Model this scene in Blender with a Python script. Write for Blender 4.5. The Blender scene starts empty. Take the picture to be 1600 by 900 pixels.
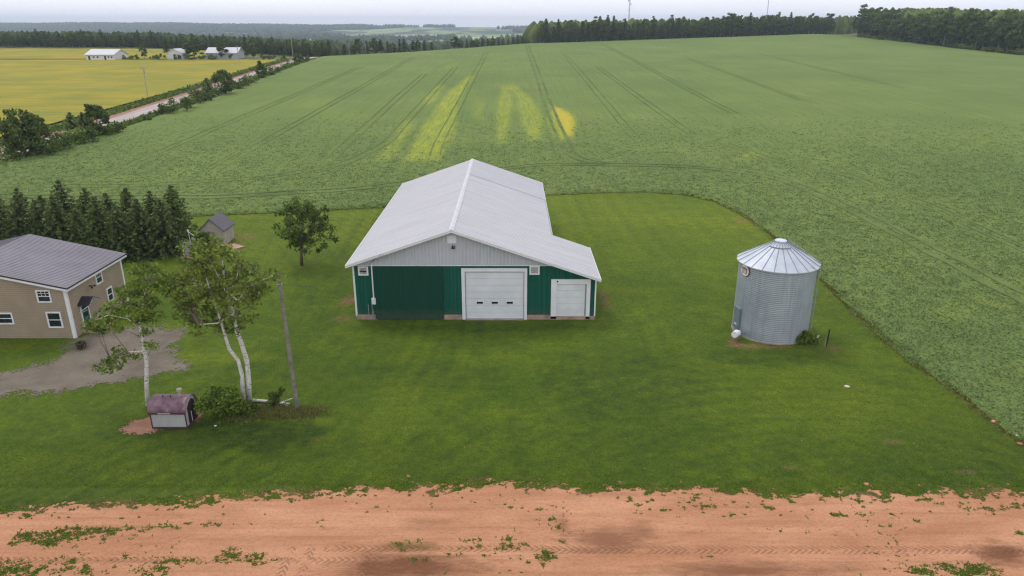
import bpy, math, random
import numpy as np
from mathutils import Vector
random.seed(7); rng = np.random.default_rng(7)
R = math.radians
sc = bpy.context.scene
# ------------------------------------------------------------------ camera
F, PITCH, H = 1120.0, R(20), 25.0
cam = bpy.data.objects.new('camera', bpy.data.cameras.new('camera'))
sc.collection.objects.link(cam); sc.camera = cam
cam.location = (0, 0, H); cam.rotation_euler = (R(90) - PITCH, 0, 0)
cam.data.sensor_width = 36; cam.data.lens = F / 1600 * 36
cam.data.clip_start = .5; cam.data.clip_end = 30000
# ------------------------------------------------------------------ light
SUN_EL, SUN_AZ = R(58), R(-35)          # azimuth from +Y towards +X
w = bpy.data.worlds.new('World'); sc.world = w; w.use_nodes = True
nt = w.node_tree; nt.nodes.clear()
def wn(t, **k):
    n = nt.nodes.new(t)
    for a, b in k.items(): setattr(n, a, b)
    return n
sky = wn('ShaderNodeTexSky', sky_type='NISHITA', sun_disc=False, sun_elevation=SUN_EL, sun_rotation=SUN_AZ,
         air_density=1.0, dust_density=3.0, ozone_density=1.0)
tc = wn('ShaderNodeTexCoord'); sep = wn('ShaderNodeSeparateXYZ')
ramp = wn('ShaderNodeValToRGB')
ramp.color_ramp.elements[0].position = .0; ramp.color_ramp.elements[0].color = (9.5, 9.45, 9.95, 1)
ramp.color_ramp.elements[1].position = .3; ramp.color_ramp.elements[1].color = (8.3, 8.3, 8.7, 1)
nz = wn('ShaderNodeTexNoise'); nz.inputs['Scale'].default_value = 3; nz.inputs['Detail'].default_value = 4
mp = wn('ShaderNodeMapping'); mp.inputs['Scale'].default_value = (1, 1, 5)
cl = wn('ShaderNodeMixRGB', blend_type='MULTIPLY'); cl.inputs[0].default_value = 1
cr = wn('ShaderNodeValToRGB'); cr.color_ramp.elements[0].color = (.9, .9, .92, 1); cr.color_ramp.elements[1].color = (1.06, 1.06, 1.05, 1)
mix = wn('ShaderNodeMixRGB'); mix.inputs[0].default_value = .85
bg = wn('ShaderNodeBackground'); bg.inputs['Strength'].default_value = .1; out = wn('ShaderNodeOutputWorld')
L = nt.links.new
L(tc.outputs['Generated'], sep.inputs[0]); L(sep.outputs['Z'], ramp.inputs[0])
L(tc.outputs['Generated'], mp.inputs[0]); L(mp.outputs[0], nz.inputs['Vector']); L(nz.outputs[0], cr.inputs[0])
L(ramp.outputs[0], cl.inputs[1]); L(cr.outputs[0], cl.inputs[2])
L(sky.outputs[0], mix.inputs[1]); L(cl.outputs[0], mix.inputs[2]); L(mix.outputs[0], bg.inputs[0]); L(bg.outputs[0], out.inputs[0])
sun = bpy.data.objects.new('sun', bpy.data.lights.new('sun', 'SUN')); sc.collection.objects.link(sun)
sun.data.energy = .9; sun.data.angle = R(14); sun.data.color = (1, .97, .92)
sd = Vector((math.sin(SUN_AZ) * math.cos(SUN_EL), math.cos(SUN_AZ) * math.cos(SUN_EL), math.sin(SUN_EL)))
sun.rotation_euler = sd.to_track_quat('Z', 'Y').to_euler(); sun.location = (0, 0, 120)
sc.view_settings.view_transform = 'Standard'; sc.view_settings.look = 'None'
sc.view_settings.exposure = .58; sc.view_settings.gamma = 1; sc.view_settings.use_curve_mapping = False
sc.cycles.max_bounces = 5; sc.cycles.diffuse_bounces = 3; sc.cycles.glossy_bounces = 2
sc.cycles.volume_bounces = 0; sc.cycles.transparent_max_bounces = 8
sc.cycles.use_denoising = True; sc.cycles.denoiser = 'OPENIMAGEDENOISE'; sc.cycles.denoising_prefilter = 'NONE'; sc.cycles.denoising_input_passes = 'RGB_ALBEDO_NORMAL'
sc.cycles.filter_width = 1.3
sc.cycles.sample_clamp_indirect = 4
# ------------------------------------------------------------------ terrain function and helpers
def sp(t, w): return w * np.logaddexp(0, np.asarray(t, float) / w)
def crest(x): return np.interp(x, [-600, -250, -110, -60, 12, 280, 600], [540, 500, 400, 440, 530, 690, 800])
def sstep(a, b, t):
    t = np.clip((np.asarray(t, float) - a) / (b - a), 0, 1); return t * t * (3 - 2 * t)
def T(x, y):
    x = np.asarray(x, float); y = np.asarray(y, float)
    yc = crest(x)
    near = .033 * sp(y - 90, 12) - .078 * sp(y - yc, 14)
    u = x / np.maximum(y, 100)
    A = np.interp(u, [-1, -.45, -.3, -.15, -.05, .1, .6], [58, 52, 44, 34, 26, 16, 16])
    far = -24 + 26 * sstep(700, 2600, y) * np.interp(u, [-.5, -.2, 0, .5], [.2, .5, .8, .9]) \
        + (A - 2) * sstep(2700, 4700, y) + 3 * np.sin(x / 310. + y / 500.) * sstep(900, 1500, y) + 2.5 * np.sin(x / 90. + 1.3 * np.sin(y / 200.)) * sstep(2500, 4000, y)
    d = near - far
    return far + 2 * np.logaddexp(0, np.clip(d / 2, -60, 60))
def Tz(x, y): return float(T(x, y))
def ray(px, py):
    x = px - 800; v = 450 - py
    return np.array([x, F * math.cos(PITCH) + v * math.sin(PITCH), -F * math.sin(PITCH) + v * math.cos(PITCH)])
def G(px, py, ymax=1500):          # where a sight line meets the terrain
    r = ray(px, py); r = r / r[1]; ys = np.arange(20, ymax, .25)
    k = np.nonzero(H + r[2] * ys <= T(r[0] * ys, ys))[0]
    y = ys[k[0]] if len(k) else ymax
    return float(r[0] * y), float(y), Tz(r[0] * y, y)
def P(px, py, Y):
    r = ray(px, py); r = r / r[1] * Y; return Vector((r[0], Y, H + r[2]))

def vnoise(x, y, s, seed=0):       # smooth value noise in [0,1]
    x = np.asarray(x, float) / s + seed * 17.3; y = np.asarray(y, float) / s + seed * 9.1
    xi = np.floor(x).astype(np.int64); yi = np.floor(y).astype(np.int64); fx = x - xi; fy = y - yi
    fx = fx * fx * (3 - 2 * fx); fy = fy * fy * (3 - 2 * fy)
    def h(a, b):
        n = (a * 374761393 + b * 668265263 + seed * 1442695) & 0x7fffffff
        n = ((n ^ (n >> 13)) * 1274126177) & 0x7fffffff
        return ((n ^ (n >> 16)) & 0xffff) / 65535.
    return (h(xi, yi) * (1 - fx) + h(xi + 1, yi) * fx) * (1 - fy) + (h(xi, yi + 1) * (1 - fx) + h(xi + 1, yi + 1) * fx) * fy
def fbm(x, y, s, seed=0, o=4):
    a = 0; t = 0
    for i in range(o): a = a + vnoise(x, y, s / 2 ** i, seed + i) * .5 ** i; t += .5 ** i
    return a / t

BASE = {}
def tag(o, label=None, cat=None, group=None, kind=None):
    if label: o['label'] = label
    if cat: o['category'] = cat
    if group: o['group'] = group
    if kind: o['kind'] = kind
    return o
def link(o, parent=None):
    sc.collection.objects.link(o)
    if parent is not None: o.parent = parent
    return o
def thing(name, label, cat, loc, group=None):
    o = bpy.data.objects.new(name, None); link(o); o.location = loc; BASE[o.name] = Vector(loc); o.empty_display_size = .3
    return tag(o, label, cat, group)
def mesh_obj(name, V, Fc, mats, parent=None, smooth=False, attr=None, origin=None, midx=None):
    V = np.asarray(V, float).reshape(-1, 3)
    b = Vector((0, 0, 0))
    if parent is not None: b = BASE[parent.name]
    elif origin is not None: b = Vector(origin)
    me = bpy.data.meshes.new(name)
    if isinstance(Fc, np.ndarray):
        n, k = Fc.shape
        me.vertices.add(len(V)); me.vertices.foreach_set('co', (V - np.array(b)).astype(np.float32).ravel())
        me.loops.add(n * k); me.loops.foreach_set('vertex_index', Fc.astype(np.int32).ravel())
        me.polygons.add(n); me.polygons.foreach_set('loop_start', np.arange(0, n * k, k, dtype=np.int32))
        me.polygons.foreach_set('loop_total', np.full(n, k, dtype=np.int32))
        me.update(calc_edges=True)
    else:
        me.from_pydata([tuple(v) for v in (V - np.array(b))], [], Fc); me.update()
    if not isinstance(mats, (list, tuple)): mats = [mats]
    for m in mats: me.materials.append(m)
    if midx is not None: me.polygons.foreach_set('material_index', np.asarray(midx, dtype=np.int32))
    if smooth: me.polygons.foreach_set('use_smooth', np.ones(len(me.polygons), dtype=bool))
    if attr:
        for k, v in attr.items():
            a = me.attributes.new(k, 'FLOAT', 'POINT'); a.data.foreach_set('value', np.asarray(v, dtype=np.float32))
    me.validate()
    o = bpy.data.objects.new(name, me); link(o, parent)
    if parent is None: o.location = b
    BASE[o.name] = b
    return o
class MB:
    def __init__(s): s.v = []; s.f = []; s.m = []; s.cur = 0
    def add(s, vs, fs):
        n = len(s.v); s.v += [tuple(v) for v in vs]; s.f += [[i + n for i in f] for f in fs]; s.m += [s.cur] * len(fs); return s
    def box(s, x0, x1, y0, y1, z0, z1):
        return s.add([(x0, y0, z0), (x1, y0, z0), (x1, y1, z0), (x0, y1, z0), (x0, y0, z1), (x1, y0, z1), (x1, y1, z1), (x0, y1, z1)],
                     [(0, 3, 2, 1), (4, 5, 6, 7), (0, 1, 5, 4), (1, 2, 6, 5), (2, 3, 7, 6), (3, 0, 4, 7)])
    def prism(s, poly, axis, a, b):     # poly of (u,v) in the plane across the axis
        def pt(u, v, t): return {'x': (t, u, v), 'y': (u, t, v), 'z': (u, v, t)}[axis]
        n = len(poly)
        return s.add([pt(u, v, a) for u, v in poly] + [pt(u, v, b) for u, v in poly],
                     [list(range(n))[::-1], [n + i for i in range(n)]] + [(i, (i + 1) % n, n + (i + 1) % n, n + i) for i in range(n)])
    def tube(s, pts, rad, n=8, cap=True):
        pts = [Vector(p) for p in pts]
        if not isinstance(rad, (list, tuple)): rad = [rad] * len(pts)
        vs = []; fs = []; prev = None
        for i, p in enumerate(pts):
            d = (pts[min(i + 1, len(pts) - 1)] - pts[max(i - 1, 0)]).normalized()
            if prev is None:
                a = Vector((0, 0, 1)) if abs(d.z) < .9 else Vector((1, 0, 0)); u = d.cross(a).normalized()
            else: u = (prev - d * prev.dot(d)).normalized()
            prev = u; v = d.cross(u)
            vs += [p + (u * math.cos(2 * math.pi * k / n) + v * math.sin(2 * math.pi * k / n)) * rad[i] for k in range(n)]
        for i in range(len(pts) - 1):
            for k in range(n):
                fs.append((i * n + k, i * n + (k + 1) % n, (i + 1) * n + (k + 1) % n, (i + 1) * n + k))
        if cap: fs += [list(range(n))[::-1], [(len(pts) - 1) * n + k for k in range(n)]]
        return s.add(vs, fs)
    def obox(s, c, ux, uy, uz):          # oriented box: centre and three half vectors
        c, ux, uy, uz = map(Vector, (c, ux, uy, uz)); vs = [c + ux * a + uy * b + uz * d for d in (-1, 1) for a, b in ((-1, -1), (1, -1), (1, 1), (-1, 1))]
        return s.add(vs, [(0, 3, 2, 1), (4, 5, 6, 7), (0, 1, 5, 4), (1, 2, 6, 5), (2, 3, 7, 6), (3, 0, 4, 7)])
    def build(s, name, mats, parent=None, smooth=False, bevel=0, origin=None):
        o = mesh_obj(name, s.v, s.f, mats, parent, smooth, origin=origin, midx=s.m)
        if bevel:
            b = o.modifiers.new('bevel', 'BEVEL'); b.width = bevel; b.segments = 2; b.limit_method = 'ANGLE'
        return o

def grid(name, xs, ys, zf, mats, attr=None, keep=None, smooth=True):
    X, Y = np.meshgrid(xs, ys)
    return sheet(name, X, Y, zf(X, Y), mats, attr, keep, smooth)
def sheet(name, X, Y, Z, mats, attr=None, keep=None, smooth=True):
    ny, nx = X.shape; V = np.stack([X, Y, Z], -1).reshape(-1, 3)
    I = np.arange(ny * nx).reshape(ny, nx)
    Fq = np.stack([I[:-1, :-1], I[:-1, 1:], I[1:, 1:], I[1:, :-1]], -1)
    if keep is not None:
        Fq = Fq[keep]; used = np.unique(Fq); mp_ = np.full(ny * nx, -1); mp_[used] = np.arange(len(used)); Fq = mp_[Fq]; V = V[used]
        if attr: attr = {k: v.ravel()[used] for k, v in attr.items()}
    else:
        Fq = Fq.reshape(-1, 4)
        if attr: attr = {k: v.ravel() for k, v in attr.items()}
    return mesh_obj(name, V, Fq.reshape(-1, 4), mats, None, smooth, attr)

# ------------------------------------------------------------------ materials
class NM:
    def __init__(s, name, rough=.85, spec=.3, metal=0):
        s.m = bpy.data.materials.new(name); s.m.use_nodes = True; s.t = s.m.node_tree; s.b = s.t.nodes['Principled BSDF']
        s.b.inputs['Roughness'].default_value = rough; s.b.inputs['Metallic'].default_value = metal
        s.b.inputs['Specular IOR Level'].default_value = spec
        s.geo = s.t.nodes.new('ShaderNodeNewGeometry')
    def n(s, t, **k):
        x = s.t.nodes.new(t)
        for a, b in k.items(): setattr(x, a, b)
        return x
    def l(s, a, b): s.t.links.new(a, b)
    def pos(s, scale=(1, 1, 1), rot=(0, 0, 0)):
        m = s.n('ShaderNodeMapping'); m.inputs['Scale'].default_value = scale; m.inputs['Rotation'].default_value = rot
        s.l(s.geo.outputs['Position'], m.inputs[0]); return m.outputs[0]
    def noise(s, sc_, scale=(1, 1, 1), detail=4, rough=.6, lo=.35, hi=.65, dist=0, rot=(0, 0, 0)):
        n = s.n('ShaderNodeTexNoise'); n.inputs['Scale'].default_value = sc_; n.inputs['Detail'].default_value = detail
        n.inputs['Roughness'].default_value = rough; n.inputs['Distortion'].default_value = dist; s.l(s.pos(scale, rot), n.inputs['Vector'])
        return s.remap(n.outputs[0], lo, hi)
    def remap(s, o, lo, hi, a=0, b=1):
        r = s.n('ShaderNodeMapRange'); r.inputs[1].default_value = lo; r.inputs[2].default_value = hi
        r.inputs[3].default_value = a; r.inputs[4].default_value = b; s.l(o, r.inputs[0]); return r.outputs[0]
    def math(s, op, a, b=None, clamp=False):
        m = s.n('ShaderNodeMath', operation=op, use_clamp=clamp)
        for i, x in enumerate((a, b)):
            if x is None: continue
            if isinstance(x, (int, float)): m.inputs[i].default_value = x
            else: s.l(x, m.inputs[i])
        return m.outputs[0]
    def mix(s, f, a, b, mode='MIX'):
        m = s.n('ShaderNodeMixRGB', blend_type=mode)
        for i, x in enumerate((f, a, b)):
            if isinstance(x, (int, float)): m.inputs[i].default_value = x
            elif isinstance(x, tuple): m.inputs[i].default_value = (*x, 1)
            else: s.l(x, m.inputs[i])
        return m.outputs[0]
    def attr(s, name):
        a = s.n('ShaderNodeAttribute'); a.attribute_name = name; return a.outputs['Fac']
    def color(s, c):
        if isinstance(c, tuple): s.b.inputs['Base Color'].default_value = (*c, 1)
        else: s.l(c, s.b.inputs['Base Color'])
        return s
    def bump(s, h, strength=.5, dist=.05):
        b = s.n('ShaderNodeBump'); b.inputs['Strength'].default_value = strength; b.inputs['Distance'].default_value = dist
        s.l(h, b.inputs['Height']); s.l(b.outputs[0], s.b.inputs['Normal']); return s
def simple(name, col, rough=.7, var=.12, scale=1.5, metal=0, spec=.3, bump=0, bscale=30):
    m = NM(name, rough, spec, metal); f = m.noise(scale, detail=6)
    m.color(m.mix(f, tuple(c * (1 - var) for c in col), tuple(min(1, c * (1 + var)) for c in col)))
    if bump: m.bump(m.noise(bscale), bump, .02)
    return m.m
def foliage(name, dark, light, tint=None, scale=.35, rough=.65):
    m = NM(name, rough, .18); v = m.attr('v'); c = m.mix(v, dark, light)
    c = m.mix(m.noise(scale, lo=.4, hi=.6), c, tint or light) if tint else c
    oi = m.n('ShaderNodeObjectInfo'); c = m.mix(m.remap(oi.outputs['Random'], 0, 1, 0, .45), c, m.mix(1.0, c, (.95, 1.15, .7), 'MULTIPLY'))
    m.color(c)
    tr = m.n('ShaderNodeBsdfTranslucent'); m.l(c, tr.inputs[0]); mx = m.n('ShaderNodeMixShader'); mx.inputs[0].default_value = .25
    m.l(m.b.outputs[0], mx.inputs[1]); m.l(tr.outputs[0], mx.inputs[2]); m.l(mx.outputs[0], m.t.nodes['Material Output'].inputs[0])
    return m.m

# lawn
m = NM('lawn_grass', .9, .15)
fine = m.noise(9, detail=8, rough=.75, lo=.3, hi=.7)
c = m.mix(m.noise(.09, detail=5), (.086, .138, .008), (.146, .200, .012))
c = m.mix(m.math('MULTIPLY', m.noise(.45, detail=6), .5), c, (.034, .085, .010))
brk = m.remap(m.noise(.9, detail=8, rough=.75, lo=.28, hi=.72), 0, 1, .15, 1.6)
c = m.mix(m.math('MULTIPLY', m.attr('yel'), brk, True), c, (.165, .210, .013))
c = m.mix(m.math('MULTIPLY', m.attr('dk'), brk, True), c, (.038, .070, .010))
c = m.mix(m.math('MULTIPLY', m.noise(.55, scale=(.12, 2.6, 1), detail=3, dist=.6, lo=.5, hi=.7, rot=(0, 0, R(8))), .32), c, (.065, .125, .018))
c = m.mix(m.math('MULTIPLY', m.noise(1.3, detail=5, lo=.62, hi=.74), .45), c, (.085, .125, .045))
c = m.mix(m.math('MULTIPLY', m.noise(.33, detail=8, rough=.7, lo=.66, hi=.74), .7), c, (.20, .17, .06))
c = m.mix(m.attr('bare'), c, m.mix(m.noise(3), (.20, .11, .06), (.30, .17, .10)))
mid = m.noise(2.1, detail=7, rough=.75, lo=.3, hi=.7)
c = m.mix(m.remap(mid, 0, 1, 0, .85), m.mix(1.0, c, (1.3, 1.25, 1.2), 'MULTIPLY'), m.mix(1.0, c, (.5, .6, .5), 'MULTIPLY'))
c = m.mix(m.remap(fine, 0, 1, 0, .9), m.mix(1.0, c, (1.45, 1.4, 1.45), 'MULTIPLY'), m.mix(1.0, c, (.4, .45, .4), 'MULTIPLY'))
vo = m.n('ShaderNodeTexVoronoi'); vo.inputs['Scale'].default_value = 1.6; m.l(m.pos(), vo.inputs['Vector'])
dot = m.math('MULTIPLY', m.math('LESS_THAN', vo.outputs['Distance'], .07), m.noise(.12, lo=.45, hi=.6))
c = m.mix(m.math('MULTIPLY', dot, .5), c, (.45, .48, .35))
m.color(c); m.bump(fine, .9, .09); LAWN = m.m
# verge and far ground
m = NM('rough_grass', .9, .15)
c = m.mix(m.noise(.2, detail=6), (.045, .085, .014), (.12, .16, .025))
c = m.mix(m.noise(.06, detail=4, lo=.5, hi=.62), c, (.16, .15, .05))
c = m.mix(m.remap(m.noise(5, detail=6), 0, 1, 0, .5), c, (.02, .04, .01))
vo = m.n('ShaderNodeTexVoronoi', feature='F1'); vo.inputs['Scale'].default_value = .0052; vo.inputs['Randomness'].default_value = .85
m.l(m.pos(scale=(1, .42, .01)), vo.inputs['Vector'])
r = m.n('ShaderNodeValToRGB'); r.color_ramp.interpolation = 'CONSTANT'
for i, (p, cc) in enumerate([(0, (.04, .07, .02)), (.18, (.13, .24, .05)), (.38, (.04, .07, .022)), (.46, (.18, .28, .07)), (.62, (.40, .38, .16)), (.74, (.15, .26, .05)), (.9, (.48, .44, .24))]):
    e = r.color_ramp.elements[0] if i == 0 else r.color_ramp.elements.new(p)
    e.position = p; e.color = (*cc, 1)
r.color_ramp.elements.remove(r.color_ramp.elements[-1])
sx = m.n('ShaderNodeSeparateColor'); m.l(vo.outputs['Color'], sx.inputs[0]); m.l(sx.outputs[0], r.inputs[0])
sy = m.n('ShaderNodeSeparateXYZ'); m.l(m.geo.outputs['Position'], sy.inputs[0])
fy = m.math('GREATER_THAN', sy.outputs['Y'], 700)
c = m.mix(fy, c, m.mix(m.math('MULTIPLY', m.noise(.012), .4), r.outputs[0], (.04, .07, .025)))
c = m.mix(m.remap(sy.outputs['Y'], 2900, 3500), c, m.mix(m.noise(.004, scale=(1, .4, 1), lo=.5, hi=.53), (.028, .05, .022), (.20, .26, .09)))
m.color(c); GROUND = m.m
# crop
m = NM('crop_leaves', .95, .08)
rows = m.noise(1.0, scale=(3.2, .035, 1), detail=2, lo=.3, hi=.7)
fine = m.noise(2.6, detail=8, rough=.75, lo=.3, hi=.7)
c = m.mix(m.noise(.03, detail=5), (.124, .168, .046), (.172, .216, .058))
c = m.mix(m.math('MULTIPLY', rows, .4), c, (.085, .132, .032)); c = m.mix(m.math('MULTIPLY', m.noise(.7, scale=(1.2, .012, 1), detail=3, lo=.45, hi=.7), .35), c, (.088, .135, .03))
c = m.mix(m.math('MULTIPLY', m.noise(.35, scale=(1, .25, 1), detail=5), .4), c, (.105, .165, .055))
yl = m.math('MULTIPLY', m.attr('yel'), m.remap(m.noise(.8, scale=(1.8, .14, 1), detail=8, rough=.75, lo=.34, hi=.62), 0, 1, .05, 1))
c = m.mix(m.math('MULTIPLY', yl, .72), c, (.33, .35, .03)); c = m.mix(m.attr('gold'), c, (.44, .34, .04))
c = m.mix(m.math('MULTIPLY', m.noise(.16, scale=(1, .3, 1), detail=6, lo=.66, hi=.76), .35), c, (.25, .30, .06))
c = m.mix(m.remap(fine, 0, 1, 0, .6), m.mix(1.0, c, (1.25, 1.25, 1.25), 'MULTIPLY'), m.mix(1.0, c, (.55, .6, .55), 'MULTIPLY'))
m.color(c); m.bump(fine, .5, .10); CROP = m.m
m = NM('crushed_crop', .9, .1); m.color(m.mix(m.noise(.12, detail=6, lo=.4, hi=.6), (.090, .130, .036), (.138, .184, .054))); m.bump(m.noise(4), .6, .1); TRACK = m.m
# yellow field
m = NM('yellow_crop', .9, .15)
c = m.mix(m.noise(.05, detail=4, lo=.4, hi=.6), (.35, .275, .020), (.24, .235, .022))
c = m.mix(m.math('MULTIPLY', m.noise(.6, scale=(.05, 1, 1), detail=3, lo=.5, hi=.6, rot=(0, 0, R(5))), .6), c, (.15, .165, .020))
c = m.mix(m.remap(m.noise(1.5, detail=6), 0, 1, 0, .35), c, (.14, .15, .02)); m.color(c); m.bump(m.noise(2), .5, .2); YELLOW = m.m
# red dirt
m = NM('red_dirt', .95, .1)
sy = m.n('ShaderNodeSeparateXYZ'); m.l(m.geo.outputs['Position'], sy.inputs[0]); X_, Y_ = sy.outputs[0], sy.outputs[1]
c = m.mix(m.noise(.35, scale=(.35, 1.2, 1), detail=7, rough=.65), (.42, .196, .104), (.58, .30, .172))
c = m.mix(m.math('MULTIPLY', m.noise(.8, scale=(.12, 3, 1), detail=4, lo=.48, hi=.7), .42), c, (.29, .13, .072))
c = m.mix(m.math('MULTIPLY', m.noise(5, detail=8, rough=.85, lo=.5, hi=.68), .6), c, (.22, .10, .055))
c = m.mix(m.math('MULTIPLY', m.noise(1.4, scale=(.5, 1.5, 1), detail=8, rough=.8, lo=.56, hi=.66), .45), c, (.20, .12, .05))
c = m.mix(m.math('MULTIPLY', m.noise(2.2, scale=(.4, 1.6, 1), detail=8, rough=.8, lo=.56, hi=.7), .5), c, (.60, .32, .21))
def blob(cx, cy, rx, ry, s=1.0):
    dx = m.math('DIVIDE', m.math('SUBTRACT', X_, cx), rx); dy = m.math('DIVIDE', m.math('SUBTRACT', Y_, cy), ry)
    d = m.math('SQRT', m.math('ADD', m.math('MULTIPLY', dx, dx), m.math('MULTIPLY', dy, dy)))
    return m.math('MULTIPLY', m.remap(m.math('ADD', d, m.math('MULTIPLY', m.noise(1.3, scale=(.4, 1.6, 1), detail=8, rough=.75, lo=.25, hi=.75), 1.1)), .8, 1.6, 1, 0), s)
def dirt_at(px, py): return G(px, py)[:2]
for (px, py, rx, ry, s) in ((640, 887, 4.6, 1.3, .95), (950, 848, 3.2, 1.2, .7), (1000, 830, 1.0, 1.2, .5), (880, 828, .5, 1.2, .5), (1150, 893, 5.2, .8, .75), (1565, 868, 1.8, 1.1, .9), (660, 815, 1.8, .7, .3), (1320, 890, 1.6, .4, .35)):
    bx_, by_ = dirt_at(px, py); c = m.mix(blob(bx_, by_, rx, ry, s), c, (.17, .075, .038))
bx_, by_ = dirt_at(640, 858); c = m.mix(blob(bx_, by_, 1.8, .55, .65), c, (.10, .085, .02))
# tyre tread: chevrons along two lines
def tread(axis, c0, half, a0, a1, period=.34, ang=.35):
    A, B = (X_, Y_) if axis == 'x' else (Y_, X_)
    off = m.math('ABSOLUTE', m.math('SUBTRACT', B, c0))
    ins = m.math('MULTIPLY', m.math('LESS_THAN', off, half), m.math('MULTIPLY', m.math('GREATER_THAN', A, a0), m.math('LESS_THAN', A, a1)))
    ph = m.math('FRACT', m.math('DIVIDE', m.math('ADD', A, m.math('MULTIPLY', off, 1.3)), period))
    return m.math('MULTIPLY', m.math('MULTIPLY', m.math('LESS_THAN', ph, .42), ins), m.noise(.9, detail=4, lo=.36, hi=.5))
tr_ = None
t0x, t0y = dirt_at(850, 860); t1x, _ = dirt_at(1600, 860)
for args in (('x', t0y, .30, t0x, t1x), ('x', t0y + .08, .24, -9.6, t0x), ('x', dirt_at(600, 878)[1], .22, -30, -4),
             ('y', dirt_at(447, 885)[0], .22, 20, 30.0), ('y', dirt_at(478, 885)[0], .22, 20, 29.9), ('y', dirt_at(570, 885)[0], .24, 20, 29.6), ('y', dirt_at(1545, 885)[0], .25, 20, 30.2)):
    t = tread(*args); tr_ = t if tr_ is None else m.math('MAXIMUM', tr_, t)
c = m.mix(m.math('MULTIPLY', tr_, .45), c, (.15, .065, .04))
m.color(c)
hgt = m.math('SUBTRACT', m.noise(6, detail=8, rough=.7, scale=(.7, 1.2, 1)), m.math('MULTIPLY', tr_, .9)); m.bump(hgt, .8, .05); DIRT = m.m
m = NM('bare_red_soil', .95, .1)
m.color(m.mix(m.noise(1.2, detail=6), (.26, .13, .085), (.36, .20, .14))); m.bump(m.noise(8, detail=6), .6, .05); SOIL = m.m
m = NM('gravel', .95, .15)
c = m.mix(m.noise(.4, detail=5), (.15, .125, .095), (.225, .19, .15)); c = m.mix(m.remap(m.noise(7, detail=8, rough=.8), 0, 1, 0, .5), c, (.10, .085, .07))
m.color(c); m.bump(m.noise(12, detail=6), .8, .04); GRAVEL = m.m
m = NM('worn_asphalt', .9, .2); m.color(m.mix(m.noise(.5, scale=(1, .1, 1)), (.30, .25, .235), (.42, .36, .34))); ASPH = m.m

def ribs_mat(name, col, streak, rough=.45, metal=0, s=.25, spec=.4, axis=(1, 1, .08), splash=False):
    m = NM(name, rough, spec, metal)
    c = m.mix(m.noise(.5, detail=4), tuple(k * .94 for k in col), col)
    c = m.mix(m.math('MULTIPLY', m.noise(2.5, scale=axis, detail=4, lo=.45, hi=.7), s), c, streak)
    if splash:
        sz = m.n('ShaderNodeSeparateXYZ'); m.l(m.geo.outputs['Position'], sz.inputs[0]); f = m.math('MULTIPLY', m.remap(m.math('ADD', sz.outputs[2], m.math('MULTIPLY', m.noise(2.5, detail=6), .5)), .5, 1.4, 1, 0), .22)
        c = m.mix(f, c, (.16, .11, .075))
    m.color(c); return m.m
ROOF = ribs_mat('white_metal_roof', (.465, .46, .485), (.34, .33, .34), s=.7, axis=(.06, 2, .06), rough=.42)
ROOF2 = ribs_mat('newer_roof_sheets', (.44, .435, .47), (.35, .34, .36), s=.4, axis=(.06, 2, .06), rough=.42)
WHITEW = ribs_mat('white_metal_siding', (.50, .51, .55), (.36, .37, .39), s=.45, axis=(3, 1, .05))
GREEN = ribs_mat('green_metal_siding', (.004, .082, .052), (.012, .14, .098), s=.7, axis=(3, 1, .05), splash=True, rough=.6, spec=.25)
GREEN2 = ribs_mat('dark_green_door_metal', (.002, .050, .030), (.004, .068, .040), s=.5, axis=(3, 1, .05), splash=True, rough=.6, spec=.25)
TRIM = simple('white_trim', (.72, .72, .74), .5, .05)
DOORW = simple('white_door_panels', (.66, .68, .72), .5, .06, .8)
DOORW2 = simple('small_door_panels', (.66, .68, .70), .5, .08, .8)
CONC = simple('weathered_concrete', (.36, .26, .20), .95, .3, 1.5, bump=.5)
GLASS = simple('dark_glass', (.012, .02, .03), .08, .5, 1, spec=.8)
BLACK = simple('black_metal', (.02, .02, .022), .5, .2)
GREYM = simple('grey_metal', (.30, .31, .33), .45, .15, metal=.3)
LOUV = simple('grey_louvre', (.33, .32, .31), .7, .2, 4)
RUST = simple('rusty_brown', (.20, .10, .07), .8, .3, 4)
WOODG = simple('grey_weathered_wood', (.20, .19, .16), .9, .25, 3, bump=.6)
BARK = simple('brown_bark', (.16, .125, .09), .95, .3, 4, bump=.6)
m = NM('birch_bark', .7, .2); c = m.mix(m.noise(3, detail=5), (.50, .48, .44), (.68, .66, .62))
c = m.mix(m.noise(3.5, scale=(1, 1, 3.5), detail=4, lo=.58, hi=.64), c, (.06, .05, .045)); m.color(c); BIRCH = m.m
m = NM('galvanised_steel', .5, .5, .5)
c = m.mix(m.noise(.6, detail=3), (.33, .375, .42), (.42, .465, .51)); c = m.mix(m.math('MULTIPLY', m.noise(1.4, scale=(2.2, 2.2, .12), detail=4, lo=.48, hi=.62), .5), c, (.26, .30, .35))
m.color(c); GALV = m.m
m = NM('galvanised_roof_steel', .55, .4, .25)
c = m.mix(m.noise(1.2, detail=5), (.40, .44, .50), (.48, .52, .58)); c = m.mix(m.math('MULTIPLY', m.noise(1.6, detail=6, lo=.66, hi=.72), .6), c, (.28, .18, .15)); m.color(c); GALVR = m.m
m = NM('house_roof_metal', .45, .4)
c = m.mix(m.noise(.4, detail=4), (.150, .138, .165), (.19, .175, .205)); sy = m.n('ShaderNodeSeparateXYZ'); m.l(m.geo.outputs['Position'], sy.inputs[0])
fr = m.math('FRACT', m.math('DIVIDE', sy.outputs[0], .42)); c = m.mix(m.math('MULTIPLY', m.math('LESS_THAN', fr, .12), .3), c, (.09, .08, .10)); m.color(c); HROOF = m.m
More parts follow.
